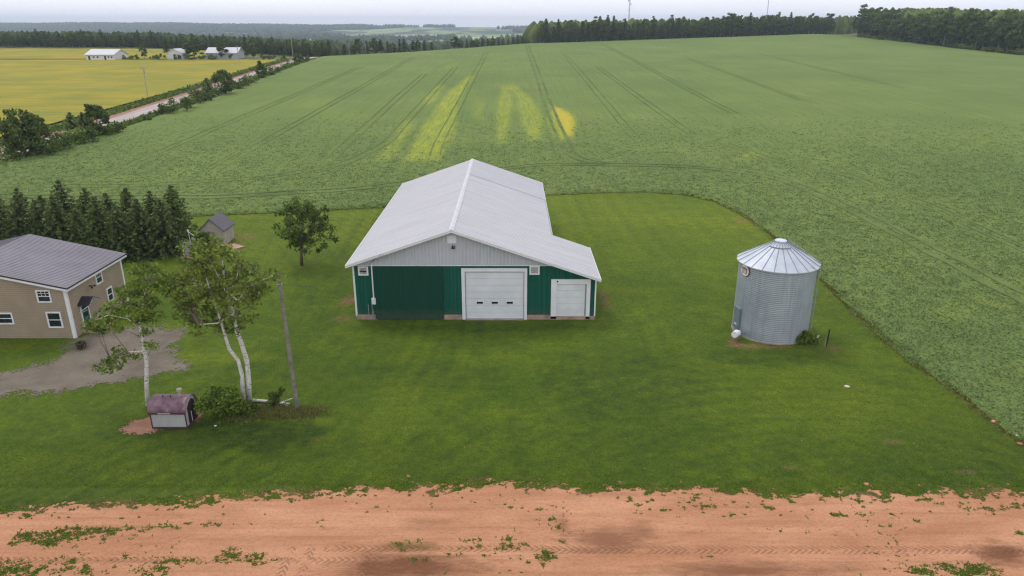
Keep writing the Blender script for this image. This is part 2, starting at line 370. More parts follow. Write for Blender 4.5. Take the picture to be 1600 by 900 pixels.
m = NM('tan_lap_siding', .75, .25); sy = m.n('ShaderNodeSeparateXYZ'); m.l(m.geo.outputs['Position'], sy.inputs[0])
fr = m.math('FRACT', m.math('DIVIDE', sy.outputs[2], .17)); c = m.mix(m.noise(.6, detail=4), (.33, .262, .188), (.385, .31, .228))
c = m.mix(m.math('MULTIPLY', m.math('LESS_THAN', fr, .16), .5), c, (.12, .095, .07)); m.color(c); m.bump(fr, .6, .03); LAP = m.m
MAROON = simple('maroon_paint', (.085, .035, .045), .6, .25, 2.5)
m = NM('faded_maroon_roof', .5, .35)
c = m.mix(m.noise(2.2, detail=5), (.11, .055, .075), (.20, .125, .155)); c = m.mix(m.noise(1.1, detail=6, lo=.60, hi=.66), c, (.36, .20, .17)); m.color(c); MROOF = m.m
CREAMW = ribs_mat('cream_metal_siding', (.42, .44, .42), (.30, .31, .30), s=.5, axis=(4, 4, .1))
GSHED = simple('shed_shingles', (.12, .11, .125), .9, .25, 5)
GSHW = simple('shed_cream_wall', (.38, .35, .29), .8, .15, 2)
PAVER = simple('red_paving', (.38, .22, .18), .9, .35, 5, bump=.4)
LEAF_B = foliage('birch_leaves', (.060, .098, .016), (.25, .32, .055))
LEAF_M = foliage('maple_leaves', (.034, .062, .013), (.150, .200, .038))
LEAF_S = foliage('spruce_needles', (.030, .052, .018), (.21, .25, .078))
LEAF_W = foliage('woodland_leaves', (.052, .082, .020), (.175, .215, .055), rough=.8)
LEAF_C = foliage('woodland_needles', (.038, .060, .026), (.110, .145, .056), rough=.8)
LEAF_Y = foliage('bush_leaves', (.050, .090, .014), (.20, .27, .035))
LEAF_K = foliage('crop_plant_leaves', (.120, .164, .060), (.205, .256, .112), rough=.6)
LEAF_G = foliage('grass_blades', (.080, .140, .012), (.160, .225, .025), rough=.8)
LEAF_R = foliage('rank_weeds', (.13, .15, .04), (.22, .21, .06), rough=.8)
WHITEF = simple('white_blossom', (.7, .7, .66), .8)
FARBARK = simple('pale_stems', (.22, .21, .18), .9, .3)

# ------------------------------------------------------------------ THE SETTING
s_ = np.sinh(np.linspace(-2.6, 2.6, 241)) / math.sinh(2.6)
ys = np.concatenate([np.arange(-60, 120, 6), np.arange(120, 760, 8), np.geomspace(760, 12000, 110)])
Xg = s_[None, :] * (260 + np.maximum(ys, 0) * 1.25)[:, None]; Yg = np.repeat(ys[:, None], len(s_), 1)
Zg = T(Xg, Yg) - np.interp(Yg, [0, 90, 200], [.08, .1, .35]) * (Yg < 900)
tag(sheet('ground', Xg, Yg, Zg, GROUND), kind='structure')

# dirt track at the bottom
grid('dirt_track', np.arange(-140, 141, 2.), np.arange(12, 40.1, 2.), lambda X, Y: X * 0 - .02, DIRT)['kind'] = 'structure'
EDGE = [G(*p)[:2] for p in ((0, 806), (250, 790), (330, 785), (480, 775), (600, 768), (760, 760), (900, 767), (1050, 772), (1200, 777), (1400, 775), (1600, 771))]
ex = [e[0] for e in EDGE]; ey = [e[1] for e in EDGE]
def edge_y(x): return np.interp(x, ex, ey)

crop_pts = [(-98, 98.2), (-71.6, 97.8), (-44.3, 96.8), (-32.5, 98.8), (-19.4, 101.2), (4.9, 108.6), (14, 110.2), (21, 110.6), (26.5, 109), (30.3, 105), (32.4, 98), (33.1, 90), (33.2, 83), (32.9, 72.5), (32.1, 61.8), (31.9, 52.2), (32.7, 46.5), (32.8, 42), (33.2, 38), (33.5, 30)]
# lawn attributes
def ell(X, Y, px, py, rx, ry, n=.5, seed=3):
    cx, cy, _ = G(px, py); d = np.sqrt(((X - cx) / rx) ** 2 + ((Y - cy) / ry) ** 2) + (fbm(X, Y, 1.2, seed) - .5) * n * 2
    return sstep(1.15, .75, d) if False else np.clip((1.25 - d) / .5, 0, 1)
def lawn_attr(X, Y):
    yel = .75 * sstep(62, 92, Y) * (.45 + .9 * (fbm(X, Y, 14, 5) - .3)); yel += .5 * ell(X, Y, 120, 740, 9, 2.2) + .45 * ell(X, Y, 620, 640, 1.8, 10) + .35 * ell(X, Y, 1230, 620, 8, 4) + .3 * ell(X, Y, 1420, 660, 6, 5)
    for px, py, rx, ry, k in ((1150, 350, 4, 4, .5), (1020, 345, 8, 3, .3), (300, 560, 7, 1.0, .7), (500, 660, .9, .5, 1), (560, 360, 4, 6, .3)): yel += k * ell(X, Y, px, py, rx, ry)
    st = np.sin((X + .06 * Y) * 2 * np.pi / 2.4); yel *= 1 + .3 * st * (Y > 66)
    dk = .38 * sstep(44, 35, Y) * (fbm(X, Y, 8, 8)) * 1.5
    for px, py, rx, ry, k in ((400, 680, 5, 1.6, .8), (640, 590, 9, 2, .25), (740, 512, 9, 1.0, .35), (1190, 560, 4, 1.6, .45), (980, 600, 6, 5, .4), (330, 662, 1.2, .5, .7), (480, 640, 2.2, .8, .3), (230, 680, 2, .5, .4)): dk += k * ell(X, Y, px, py, rx, ry)  # darker grass, with shade under birches and beside shed put into the colour
    bare = 0
    for px, py, rx, ry, k in ((545, 470, .7, 1.6, .8), (536, 498, .9, .6, .5), (1172, 541, 1.5, .35, 1), (1215, 543, 1.2, .25, .8), (1149, 535, .5, 1, .7), (946, 470, .5, 2.5, .5), (1158, 346, .8, .6, .9), (500, 690, .7, .25, .5), (1513, 740, .7, .25, .45), (1395, 693, .5, .2, .6), (1233, 731, .5, .2, .6), (782, 380, .5, .5, .5), (1300, 545, 1, .6, .35), (375, 372, 2, 2, .3)): bare = np.maximum(bare, k * ell(X, Y, px, py, rx, ry))
    # worn strip beside the crop edge
    bx = np.interp(Y, [30, 46, 62, 83, 90, 98], [33.4, 32.7, 32.1, 33.2, 33.1, 32.4]); bare = np.maximum(bare, .75 * np.clip(1 - np.abs(X - bx + .25) / .5, 0, 1) * (Y < 98) * (fbm(X, Y, 3, 4) > .42))
    edge = np.clip(1 - (Y - edge_y(X)) / 1.1, 0, 1); bare = np.maximum(bare, .55 * edge * (fbm(X, Y, .7, 31) > .55)); yel += .3 * edge
    for cx_, cy_, r0_, r1_, k in ((-60, 60, 38, 58, .5), (20, 20, 16, 34, .45), (-1, 20, 20, 38, .38)):
        rr_ = np.hypot(X - cx_, (Y - cy_)); ln = np.sin(rr_ * 2 * np.pi / 1.5 + 1.5 * fbm(X, Y, 9, 15)); dk += k * np.clip(ln, 0, 1) * (rr_ > r0_) * (rr_ < r1_) * fbm(X, Y, 7, 16)
    for x0_ in (-2.6, -.6, 5.0): dk += .35 * np.exp(-((X - x0_ - .002 * (60 - Y) ** 2) / .28) ** 2) * (Y < 60) * fbm(X, Y, 4, 18)
    for x0_ in (-17.5, -19.3, 11, 12.8): dk += .45 * np.exp(-((X - x0_ + .03 * (Y - 60)) / .3) ** 2) * (Y > 48) * fbm(X, Y, 4, 18)
    return {'yel': np.clip(yel, 0, 1), 'dk': np.clip(dk, 0, .9), 'bare': np.clip(bare, 0, 1)}
xs = np.arange(-100, 96.01, .4); ysl = np.arange(39., 126.01, .4); X, Y = np.meshgrid(xs, ysl)
lawn = sheet('lawn', X, Y, T(X, Y), LAWN, lawn_attr(X, Y)); tag(lawn, kind='structure')
# ragged lower edge of the lawn, cell by cell
xs2 = np.arange(-44, 44.01, .08); ys2 = np.arange(32.2, 39.05, .08); X, Y = np.meshgrid(xs2, ys2)
Xc = (X[:-1, :-1] + X[1:, 1:]) / 2; Yc_ = (Y[:-1, :-1] + Y[1:, 1:]) / 2
dd = Yc_ - edge_y(Xc)
nn = fbm(Xc * .8, Yc_ * 1.3, .55, 12, 4); big = fbm(Xc, Yc_ * 2, 3, 20, 3)
wn_ = rng.uniform(0, 1, Xc.shape); n3 = fbm(Xc, Yc_ * 1.5, .32, 14, 2)
keep = (dd + (nn - .5) * 1.5 + (big - .5) * 1.1 + (n3 - .5) * 1.6 + (wn_ - .5) * .5 > .0) | ((dd > -2) & (n3 + nn * .6 > 1.16))
keep &= ~((dd < 1.4) & (n3 * .6 + big * .5 > .80))
lawn2 = sheet('lawn_edge', X, Y, X * 0 + .004, LAWN, lawn_attr(X, Y), keep); tag(lawn2, kind='structure')
edge_cells = (Xc[keep & (dd < .7) & (nn > .45)], Yc_[keep & (dd < .7) & (nn > .45)])
for s in (-1, 1):
    xa = np.arange(44, 100, 2.) * s; xa.sort(); g = grid('lawn', xa, np.arange(34.5, 40, 1.5), lambda X, Y: X * 0 - .004, LAWN, None); g['kind'] = 'structure'
    z = np.zeros(len(g.data.vertices), dtype=np.float32)

# grass patches on the dirt
xs3 = np.arange(-26, 32, .07); ys3 = np.arange(26.5, 34.6, .07); X, Y = np.meshgrid(xs3, ys3); Xc = (X[:-1, :-1] + X[1:, 1:]) / 2; Yc_ = (Y[:-1, :-1] + Y[1:, 1:]) / 2
sc_f = np.zeros_like(Xc) - 1
for px, py, rx, ry, k in ((40, 842, 3, .38, 1.1), (110, 838, 2.4, .3, 1), (165, 833, 1.8, .22, .95), (230, 828, 2, .16, .75), (300, 823, 1.8, .12, .6), (15, 893, 1.6, .5, 1), (55, 888, 1.2, .4, .8), (108, 885, .5, .6, .8), (130, 893, .6, .4, .7), (265, 882, .55, .3, 1), (300, 880, .9, .3, .75), (370, 872, .9, .32, .95), (395, 876, .9, .25, .8), (350, 879, .6, .2, .8), (430, 879, .35, .15, .8), (240, 893, .6, .3, .8), (640, 853, .5, .2, .8), (740, 844, .4, .2, .8), (800, 855, .7, .3, .8), (745, 858, .6, .2, .75), (790, 845, .5, .18, .8), (853, 873, .35, .4, .9), (865, 810, .25, .35, .8), (890, 806, .2, .2, .6), (995, 804, .3, .2, .7), (1100, 795, .7, .15, .9), (1310, 809, .6, .15, .8), (1345, 809, .6, .15, .8), (1540, 799, .8, .2, .9), (1590, 795, .6, .2, .8), (1500, 787, .8, .15, .6), (1435, 818, .5, .1, .6), (1595, 838, .5, .15, .8), (1440, 896, 1, .3, .9), (1510, 897, 1.2, .35, 1), (1545, 898, .7, .3, .8), (650, 875, .4, .2, .8), (625, 862, .4, .15, .6), (840, 796, .4, .1, .7), (600, 792, .5, .1, .6), (575, 800, .5, .08, .6), (1105, 870, .3, .1, .6), (1065, 812, .2, .12, .7), (1210, 833, .3, .1, .5)):
    cx, cy, _ = G(px, py); d = np.sqrt(((Xc - cx) / rx) ** 2 + ((Yc_ - cy) / ry) ** 2); sc_f = np.maximum(sc_f, k * 1.15 - d * .62)
nn = fbm(Xc, Yc_ * 1.4, .42, 44, 4)
wn_ = rng.uniform(0, 1, Xc.shape); n3 = fbm(Xc, Yc_ * 1.5, .26, 48, 2)
keep = (sc_f + (nn - .5) * 1.6 + (n3 - .5) * 1.8 + (wn_ - .5) * .9 > .72) | (n3 * .7 + vnoise(Xc, Yc_, 2.5, 3) * .3 + wn_ * .1 > .89)
tag(sheet('grass_patches', X, Y, X * 0 - .012, LAWN, {'yel': X * 0 + .2, 'dk': X * 0 + .3, 'bare': np.clip(fbm(X, Y, .3, 9) * 1.6 - .7, 0, .7)}, keep), kind='stuff')
patch_cells = (Xc[keep], Yc_[keep])

# crop field (raised by the height of the plants)
def in_lawn_side(X, Y):   # negative inside the lawn (no crop)
    cx = np.array([p[0] for p in crop_pts]); cy = np.array([p[1] for p in crop_pts])
    top = np.interp(X, cx[:11], cy[:11]); rgt = np.interp(-Y, -cy[9:], cx[9:])
    dtop = Y - top; drgt = X - rgt
    return np.where(X < 30.3, dtop, np.where(Y > 105, np.maximum(dtop, drgt), drgt))
def crop_left(Y): return np.interp(Y, [90, 130, 145, 210, 274, 389, 450], [-97, -93.6, -90, -89.8, -94, -101.5, -103])
def crop_right(Y): return 276 + 4 * np.sin(Y / 40.)
def crop_attr(X, Y):
    yel = 0 * X; gold = 0 * X
    wob = (fbm(X, Y * .35, 5, 21) - .5) * 3 + (fbm(X, Y, 1.6, 22) - .5) * 1.2
    def band(pts, k, soft=1.0):      # pts: (px,py,halfwidth m) along a streak
        g = [(*G(a, b)[:2], w) for a, b, w in pts]; g.sort(key=lambda q: q[1]); yy = [q[1] for q in g]
        xc = np.interp(Y, yy, [q[0] for q in g]); hw = np.interp(Y, yy, [q[2] for q in g])
        end = sstep(yy[0] - 3, yy[0] + 3, Y) * (1 - sstep(yy[-1] - 8, yy[-1] + 8, Y))
        return k * np.clip((hw + soft - np.abs(X - xc + wob * .35)) / (soft * 1.6), 0, 1) * end
    yel = np.maximum.reduce([band([(658, 255, 3.0), (680, 215, 3.6), (695, 180, 3.0), (705, 155, 2.2), (735, 120, 1.2)], 1),
        band([(600, 252, 1.5), (625, 215, 1.2), (640, 190, 1.2)], .7), band([(668, 165, 1.5), (688, 135, 1.6)], .65),
        band([(782, 228, .8), (788, 170, 1.9), (793, 135, 1.6)], .8), band([(835, 222, .8), (832, 190, 2.6), (818, 155, 2.0), (800, 135, 1.2)], .85),
        band([(748, 190, 1.5), (747, 160, 1.5)], .4), band([(880, 222, 1.5), (878, 190, 3.4), (872, 175, 2.4)], 1),
        band([(640, 250, 2.2), (560, 255, 1)], .3), band([(485, 172, 4), (500, 160, 3)], .25), band([(830, 256, 5), (815, 250, 5)], .0), band([(700, 108, 2), (710, 100, 2)], .3), band([(1165, 250, 1.6), (1185, 244, 2)], .9), band([(740, 110, 1), (790, 90, 1)], .2)])
    gold = band([(889, 215, .6), (880, 185, 1.8), (873, 172, 1.0), (862, 168, .6)], .75)
    pt = G(1540, 560); d = np.sqrt(((X - pt[0]) / 7) ** 2 + ((Y - pt[1]) / 9) ** 2); 
    yel = np.maximum(yel, np.clip((fbm(X, Y, 3.0, 41) - .56) * 5, 0, .2) * (Y < 70) * (X > 38))
    return {'yel': np.clip(yel, 0, 1), 'gold': np.clip(gold, 0, 1)}
CH = .42
def crop_z(X, Y): return T(X, Y) + CH + (fbm(X, Y, 1.3, 2, 2) - .5) * .14 * (Y < 200) + (fbm(X, Y, 9, 6, 2) - .5) * .15
# near part 0.5 m, far part 2 m, as one sheet with uneven spacing
ysc = np.concatenate([np.arange(30, 150, .5), np.arange(150, 260, 1.), np.arange(260, 740, 3.)])
t_ = np.concatenate([np.arange(-104, -60, 1.5), np.arange(-60, 30, .75), np.arange(30, 60, .5), np.arange(60, 110, 1.2), np.arange(110, 285, 3.)])
X, Y = np.meshgrid(t_, ysc)
# snap columns and rows to the crop boundary
Xc = (X[:-1, :-1] + X[1:, 1:]) / 2; Yc_ = (Y[:-1, :-1] + Y[1:, 1:]) / 2
dL = in_lawn_side(Xc, Yc_) + (fbm(Xc, Yc_, 1.2, 77, 3) - .5) * .3
keep = (dL > -.3) & (Xc > crop_left(Yc_)) & (Xc < crop_right(Yc_)) & (Yc_ < crest(Xc) + 60)
sd_ = in_lawn_side(X, Y); Z = crop_z(X, Y)
Z = np.where(sd_ < .45, T(X, Y) + .06 + (Z - T(X, Y)) * np.clip(sd_ / .45, 0, 1), Z)
field = sheet('crop_field', X, Y, Z, CROP, crop_attr(X, Y), keep); tag(field, kind='structure')

# wheel tracks pressed into the crop
TR = []
def track(pts, hw=.26, gauge=1.9, fine_=True):
    P_ = np.array(pts, float); seg = np.r_[0, np.cumsum(np.hypot(*np.diff(P_, axis=0).T))]; n = max(4, int(seg[-1] / 1.5)); s = np.linspace(0, seg[-1], n)
    cx = np.interp(s, seg, P_[:, 0]); cy = np.interp(s, seg, P_[:, 1])
    for _ in range(6): cx[1:-1] = (cx[:-2] + cx[1:-1] * 2 + cx[2:]) / 4; cy[1:-1] = (cy[:-2] + cy[1:-1] * 2 + cy[2:]) / 4
    tx = np.gradient(cx); ty = np.gradient(cy); q = np.hypot(tx, ty); nx, ny = -ty / q, tx / q
    for side in (-1, 1):
        lx = cx + nx * gauge / 2 * side; ly = cy + ny * gauge / 2 * side; hw_ = hw * (.6 + .8 * fbm(lx, ly, 4, 3, 2))
        TR.append((np.c_[lx, ly], hw_))
VV = []; FF = []
allt = []
for px, ya_, yb_, dr_ in ((10.4, 0, 0, 0), (-15.2, 137, 430, .6), (26.5, 150, 420, 2.2), (39.5, 160, 330, -1.4), (58, 190, 520, 3.0), (-34, 128, 300, -1.2), (-52, 122, 390, 1.0), (-69, 118, 330, 2.), (86, 210, 380, 3), (132, 250, 420, 4)): allt.append([(px + .5, ya_), (px, ya_ + 12), (px + dr_ * .6, (ya_ + yb_) / 2), (px + dr_, yb_)])
allt[0] = [(24, 128.9), (16, 129.6), (12.5, 133), (11.2, 141), (10.5, 171), (10.2, 232), (10.3, 320), (9.8, 505)]
allt.append([(-95, 108), (-71, 106), (-44, 106), (-22, 112), (-6, 124), (5.8, 130.0), (28.8, 128.3), (39.3, 124.5), (45.5, 116.5), (48.4, 96), (49.4, 65), (49.4, 45)])
allt.append([(-95, 112), (-60, 113), (-40, 119), (-30, 130), (-26, 150), (-25.8, 203), (-25, 330)])
allt.append([(60, 45), (60, 100), (57, 121), (48, 133), (44, 150)])
for a in allt: track(a, .34 if a is allt[0] else .46 if a is allt[10] else .11)
for pl, hw_ in TR:
    P_ = pl; tx = np.gradient(P_[:, 0]); ty = np.gradient(P_[:, 1]); q = np.hypot(tx, ty) + 1e-6; nx, ny = -ty / q, tx / q
    n0 = len(VV); K = 5
    for i in range(len(P_)):
        for k in range(K):
            o = (k / (K - 1) * 2 - 1) * hw_[i] * (1 + .25 * (vnoise(P_[i, 0] + k, P_[i, 1], .8, 5) - .5)); x = P_[i, 0] + nx[i] * o; y = P_[i, 1] + ny[i] * o
            VV.append((x, y, 0))
    for i in range(len(P_) - 1):
        for k in range(K - 1): a = n0 + i * K + k; FF.append((a, a + 1, a + K + 1, a + K))
VV = np.array(VV); VV[:, 2] = crop_z(VV[:, 0], VV[:, 1]) + np.interp(VV[:, 1], [60, 150, 260, 500], [.05, .07, .12, .22])
FF = np.array(FF); cxy = VV[FF].mean(1); FF = FF[(in_lawn_side(cxy[:, 0], cxy[:, 1]) > .3) & (cxy[:, 0] > crop_left(cxy[:, 1])) & (cxy[:, 1] < crest(cxy[:, 0]) + 20)]
tag(mesh_obj('tractor_tracks', VV, FF, TRACK, smooth=True), kind='structure')
tk_pts = np.concatenate([np.c_[p[:, 0], p[:, 1]] for p, _ in TR])

# yellow field beyond the road, the road, driveway, bare soil
xs = np.arange(-700, -107, 6.); ysl = np.arange(60, 500, 2.); X, Y = np.meshgrid(xs, ysl); Xc = (X[:-1, :-1] + X[1:, 1:]) / 2; Yc_ = (Y[:-1, :-1] + Y[1:, 1:]) / 2
tag(sheet('yellow_field', X, Y, T(X, Y) + .1, YELLOW, None, (Yc_ < 381) | ((Yc_ > 384) & (Yc_ < 470) & (Xc < -165))), kind='structure')
def ribbon(name, pts, half, mt, dz, step=4, noise_=0):
    P_ = np.array(pts, float); seg = np.r_[0, np.cumsum(np.hypot(*np.diff(P_, axis=0).T))]; s = np.arange(0, seg[-1], step)
    cx = np.interp(s, seg, P_[:, 0]); cy = np.interp(s, seg, P_[:, 1]); tx = np.gradient(cx); ty = np.gradient(cy); q = np.hypot(tx, ty); nx, ny = -ty / q, tx / q
    K = 9; o = np.linspace(-1, 1, K)[None, :] * (half + (fbm(s, s * 0, 3, 5) - .5)[:, None] * noise_); X = cx[:, None] + nx[:, None] * o; Y = cy[:, None] + ny[:, None] * o
    return tag(sheet(name, X, Y, T(X, Y) + dz, mt), kind='structure')
road_c = [(-97, 20), (-98, 100), (-98.4, 138), (-98.6, 180), (-100.5, 237), (-103.5, 300), (-106, 365), (-107.5, 402), (-109, 440)]
ribbon('country_road', road_c, 3.1, ASPH, .12, 4)
ribbon('road_shoulder', [(x - 4.4, y) for x, y in road_c], 1.0, SOIL, .06, 3, 1.0)
def blobsheet(name, px_poly, mt, dz, step=.2, rag=.5):
    poly = np.array([G(*p)[:2] for p in px_poly]); x0, y0 = poly.min(0) - 1; x1, y1 = poly.max(0) + 1
    X, Y = np.meshgrid(np.arange(x0, x1, step), np.arange(y0, y1, step)); Xc = (X[:-1, :-1] + X[1:, 1:]) / 2; Yc_ = (Y[:-1, :-1] + Y[1:, 1:]) / 2
    sdm = np.full(Xc.shape, 1e9); ins = np.zeros(Xc.shape, bool)
    for i in range(len(poly)):
        a = poly[i]; b = poly[(i + 1) % len(poly)]; d = b - a; t = np.clip(((Xc - a[0]) * d[0] + (Yc_ - a[1]) * d[1]) / (d @ d), 0, 1)
        sdm = np.minimum(sdm, np.hypot(Xc - a[0] - t * d[0], Yc_ - a[1] - t * d[1]))
        cr_ = ((a[1] > Yc_) != (b[1] > Yc_)) & (Xc < (b[0] - a[0]) * (Yc_ - a[1]) / (b[1] - a[1] + 1e-9) + a[0]); ins ^= cr_
    sdm = np.where(ins, sdm, -sdm) + (fbm(Xc, Yc_, 1.1, 61, 4) - .5) * rag * 2 + (rng.uniform(0, 1, Xc.shape) - .5) * rag * .9 + (fbm(Xc, Yc_, .4, 63, 2) - .5) * rag
    return tag(sheet(name, X, Y, T(X, Y) + dz, mt, None, sdm > 0), kind='structure')
blobsheet('gravel_driveway', [(-220, 600), (-220, 660), (0, 619), (80, 611), (180, 598), (230, 590), (268, 583), (292, 573), (278, 558), (272, 540), (290, 528), (285, 516), (255, 513), (225, 514), (190, 516), (150, 520), (134, 530), (108, 533), (112, 542), (96, 556), (50, 572), (0, 590)], GRAVEL, .02, .12, 1.1)
blobsheet('bare_soil', [(190, 674), (205, 658), (232, 652), (262, 655), (300, 645), (312, 648), (306, 657), (262, 672), (240, 676), (215, 681)], SOIL, .015, .1, .35)

# ------------------------------------------------------------------ foliage builders
def leaves(pts, size, jit=.35, flat=0., tri=False, seed=0):
    r = np.random.default_rng(seed); n = len(pts); pts = np.asarray(pts, float)
    a = r.normal(size=(n, 3)); a /= np.linalg.norm(a, axis=1, keepdims=True)
    if flat: a[:, 2] *= (1 - flat); a /= np.linalg.norm(a, axis=1, keepdims=True)
    b = r.normal(size=(n, 3)); b -= (b * a).sum(1, keepdims=True) * a; b /= np.linalg.norm(b, axis=1, keepdims=True)
    s = size * (1 + jit * r.uniform(-1, 1, (n, 1))); u = a * s; v = b * s * .62
    V = np.stack([pts - u, pts + v * .9 - u * .1, pts + u, pts - v * .9 - u * .1], 1).reshape(-1, 3)
    Fq = np.arange(n * 4).reshape(n, 4); at = np.repeat(r.uniform(0, 1, n), 4)
    return V, Fq, at
def leaf_obj(name, pts, size, mt, parent=None, seed=0, flat=0., v=None, origin=None):
    V, Fq, at = leaves(pts, size, flat=flat, seed=seed)
    if v is not None: at = np.clip(np.repeat(v, 4) + (at - .5) * .5, 0, 1)
    return mesh_obj(name, V, Fq, mt, parent, False, {'v': at}, origin=origin)
def clump(c, rad, n, seed, sq=.75):
    r = np.random.default_rng(seed); d = r.normal(size=(n, 3)); d /= np.linalg.norm(d, axis=1, keepdims=True)
    return np.asarray(c) + d * (r.uniform(0, 1, (n, 1)) ** .45) * rad * np.array([1, 1, sq])
def crown_pts(c, rx, rz, nclump, nleaf, seed, cr=.32, low=-.9, shape=1.0):
    r = np.random.default_rng(seed); out_ = []; cs = []
    while len(cs) < nclump:
        d = r.normal(size=3); d /= np.linalg.norm(d); q = r.uniform(.35, 1) ** .6
        p = d * q
        if p[2] < low: continue
        wd = 1 - .25 * max(0, p[2]) * shape
        k = r.uniform(.75, 1.12)
        cc = np.array([c[0] + p[0] * rx * wd * k, c[1] + p[1] * rx * wd * k, c[2] + p[2] * rz * k]); cs.append(cc)
        out_.append(clump(cc, rx * cr * r.uniform(.6, 1.15), nleaf, int(r.integers(1e9))))
    return np.concatenate(out_), cs
def spruce_pts(h, rb, seed, layers=17, z0=.05, nb=11, step=.3, droop=.25):
    r = np.random.default_rng(seed); P_ = []; Vv = []
    for i in range(layers):
        f = i / (layers - 1); z = h * (z0 + (1 - z0) * f ** .95); rr = rb * (1 - f) ** .58 * r.uniform(.85, 1.12) + .08
        n = max(4, int(nb * (1 - f * .5)))
        for k in range(n):
            a = 2 * math.pi * (k + r.uniform(-.35, .35)) / n + i; L_ = rr * r.uniform(.72, 1.12); m_ = max(2, int(L_ / step))
            for j in range(m_ + 1):
                t = (j + .4) / (m_ + .4)
                for q in range(3):
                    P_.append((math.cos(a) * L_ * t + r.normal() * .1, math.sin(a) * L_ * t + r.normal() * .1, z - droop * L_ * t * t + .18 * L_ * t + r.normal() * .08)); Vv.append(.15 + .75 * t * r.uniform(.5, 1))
    return np.array(P_), np.array(Vv)
def merged_tree(name, parts, origin=(0, 0, 0)):
    Vs = []; Fs = []; At = []; Mi = []; n = 0; mats = []
    for k, (V, Fq, at, mt) in enumerate(parts):
        Vs.append(V); Fs.append(Fq + n); At.append(at); Mi += [k] * len(Fq); n += len(V); mats.append(mt)
    return mesh_obj(name, np.concatenate(Vs), np.concatenate(Fs), mats, None, False, {'v': np.concatenate(At)}, midx=Mi)
def trunk_q(h, r0, lean=0):
    t = MB(); t.tube([(0, 0, -.3), (lean * .3, 0, h * .5), (lean, 0, h)], [r0, r0 * .7, r0 * .25], 4, cap=False)
    return np.array(t.v), np.array(t.f), np.zeros(len(t.v))

# ------------------------------------------------------------------ crop plants and grass blades (real leaves near the camera)
N = 300000
yy = 36 + (260 - 36) * rng.uniform(0, 1, N) ** 1.15; xx = rng.uniform(-.85, .85, N) * (yy + 12)
ok = (in_lawn_side(xx, yy) > -.12) & (xx > crop_left(yy) + .5) & (np.abs(xx) < yy * .8 + 8)
xx, yy = xx[ok], yy[ok]
gx = set(map(tuple, np.round(tk_pts / 1.0).astype(int)))
dmin = np.ones(len(xx)) * 9
for p, _ in TR:
    sub = p[(p[:, 1] < 262)]
    for i in range(0, len(sub) - 1):
        a = sub[i]; b = sub[i + 1]; mk = (np.abs(xx - a[0]) < 2.5) & (np.abs(yy - a[1]) < 2.5)
        if mk.any():
            d = b - a; t = np.clip(((xx[mk] - a[0]) * d[0] + (yy[mk] - a[1]) * d[1]) / (d @ d + 1e-9), 0, 1)
            dmin[mk] = np.minimum(dmin[mk], np.hypot(xx[mk] - a[0] - t * d[0], yy[mk] - a[1] - t * d[1]))
ok = (dmin > .52) & (rng.uniform(0, 1, len(xx)) > sstep(70, 200, yy));  xx, yy = xx[ok], yy[ok]
cz = crop_z(xx, yy); q_ = in_lawn_side(xx, yy); cz = np.where(q_ < .3, T(xx, yy) + .12 + (cz - T(xx, yy) - .12) * np.clip((q_ + .1) / .4, 0, 1), cz)
ca = crop_attr(xx, yy); okk = rng.uniform(0, 1, len(xx)) > ca['yel'] * .85; xx, yy, cz = xx[okk], yy[okk], cz[okk]
K = 5; base = np.repeat(np.c_[xx, yy, cz], K, 0) + rng.normal(size=(len(xx) * K, 3)) * np.array([.24, .24, .05])
sz = np.repeat(np.interp(yy, [36, 80, 185, 260], [.085, .115, .15, .17])[:, None], K, 0)
patch = np.repeat(fbm(xx * 2.2, yy * .8, 2.6, 91, 4), K)
r_ = rng; n = len(base); a = r_.normal(size=(n, 3)); a[:, 2] *= .3; a /= np.linalg.norm(a, axis=1, keepdims=True); b = r_.normal(size=(n, 3)); b -= (b * a).sum(1, keepdims=True) * a; b /= np.linalg.norm(b, axis=1, keepdims=True)
u = a * sz * r_.uniform(.6, 1.3, (n, 1)); v = b * sz * .6
V = np.stack([base - u, base + v, base + u, base - v], 1).reshape(-1, 3)
nf_ = np.interp(base[:, 1], [45, 85, 150], [1, .7, .35]); at = np.repeat(np.clip((patch - .5) * 1.5 * nf_ + .42 + .12 * (1 - nf_) + r_.normal(size=n) * .22 * nf_, 0, 1), 4)
cp = mesh_obj('crop_plants', V, np.arange(n * 4).reshape(n, 4), LEAF_K, None, False, {'v': at}); tag(cp, 'leafy grey green crop plants covering the near part of the field', kind='stuff')

def blades(name, px, py, h, mt, label, spread=.06, per=3, z=0, seed=1):
    r = np.random.default_rng(seed); n = len(px) * per; b = np.repeat(np.c_[px, py], per, 0) + r.normal(size=(n, 2)) * spread
    ang = r.uniform(0, math.pi, n); hh = h * r.uniform(.5, 1.4, n); w_ = .025 * r.uniform(.7, 1.5, n) + h * .12; lean = r.normal(size=(n, 2)) * .4 * hh[:, None]
    z0 = (T(b[:, 0], b[:, 1]) + z); p0 = np.c_[b[:, 0] - np.cos(ang) * w_, b[:, 1] - np.sin(ang) * w_, z0]; p1 = np.c_[b[:, 0] + np.cos(ang) * w_, b[:, 1] + np.sin(ang) * w_, z0]; p2 = np.c_[b + lean, z0 + hh]
    V = np.stack([p0, p1, p2], 1).reshape(-1, 3)
    o = mesh_obj(name, V, np.arange(n * 3).reshape(n, 3), mt, None, False, {'v': np.repeat(r.uniform(0, 1, n), 3)}); tag(o, label, kind='stuff'); return o
blades('grass_tufts', edge_cells[0], edge_cells[1], .06, LEAF_G, 'short grass tufts along the ragged edge of the red dirt', per=1)
blades('weeds', patch_cells[0], patch_cells[1], .08, LEAF_G, 'low green weeds growing in the red dirt track', per=1, seed=2)
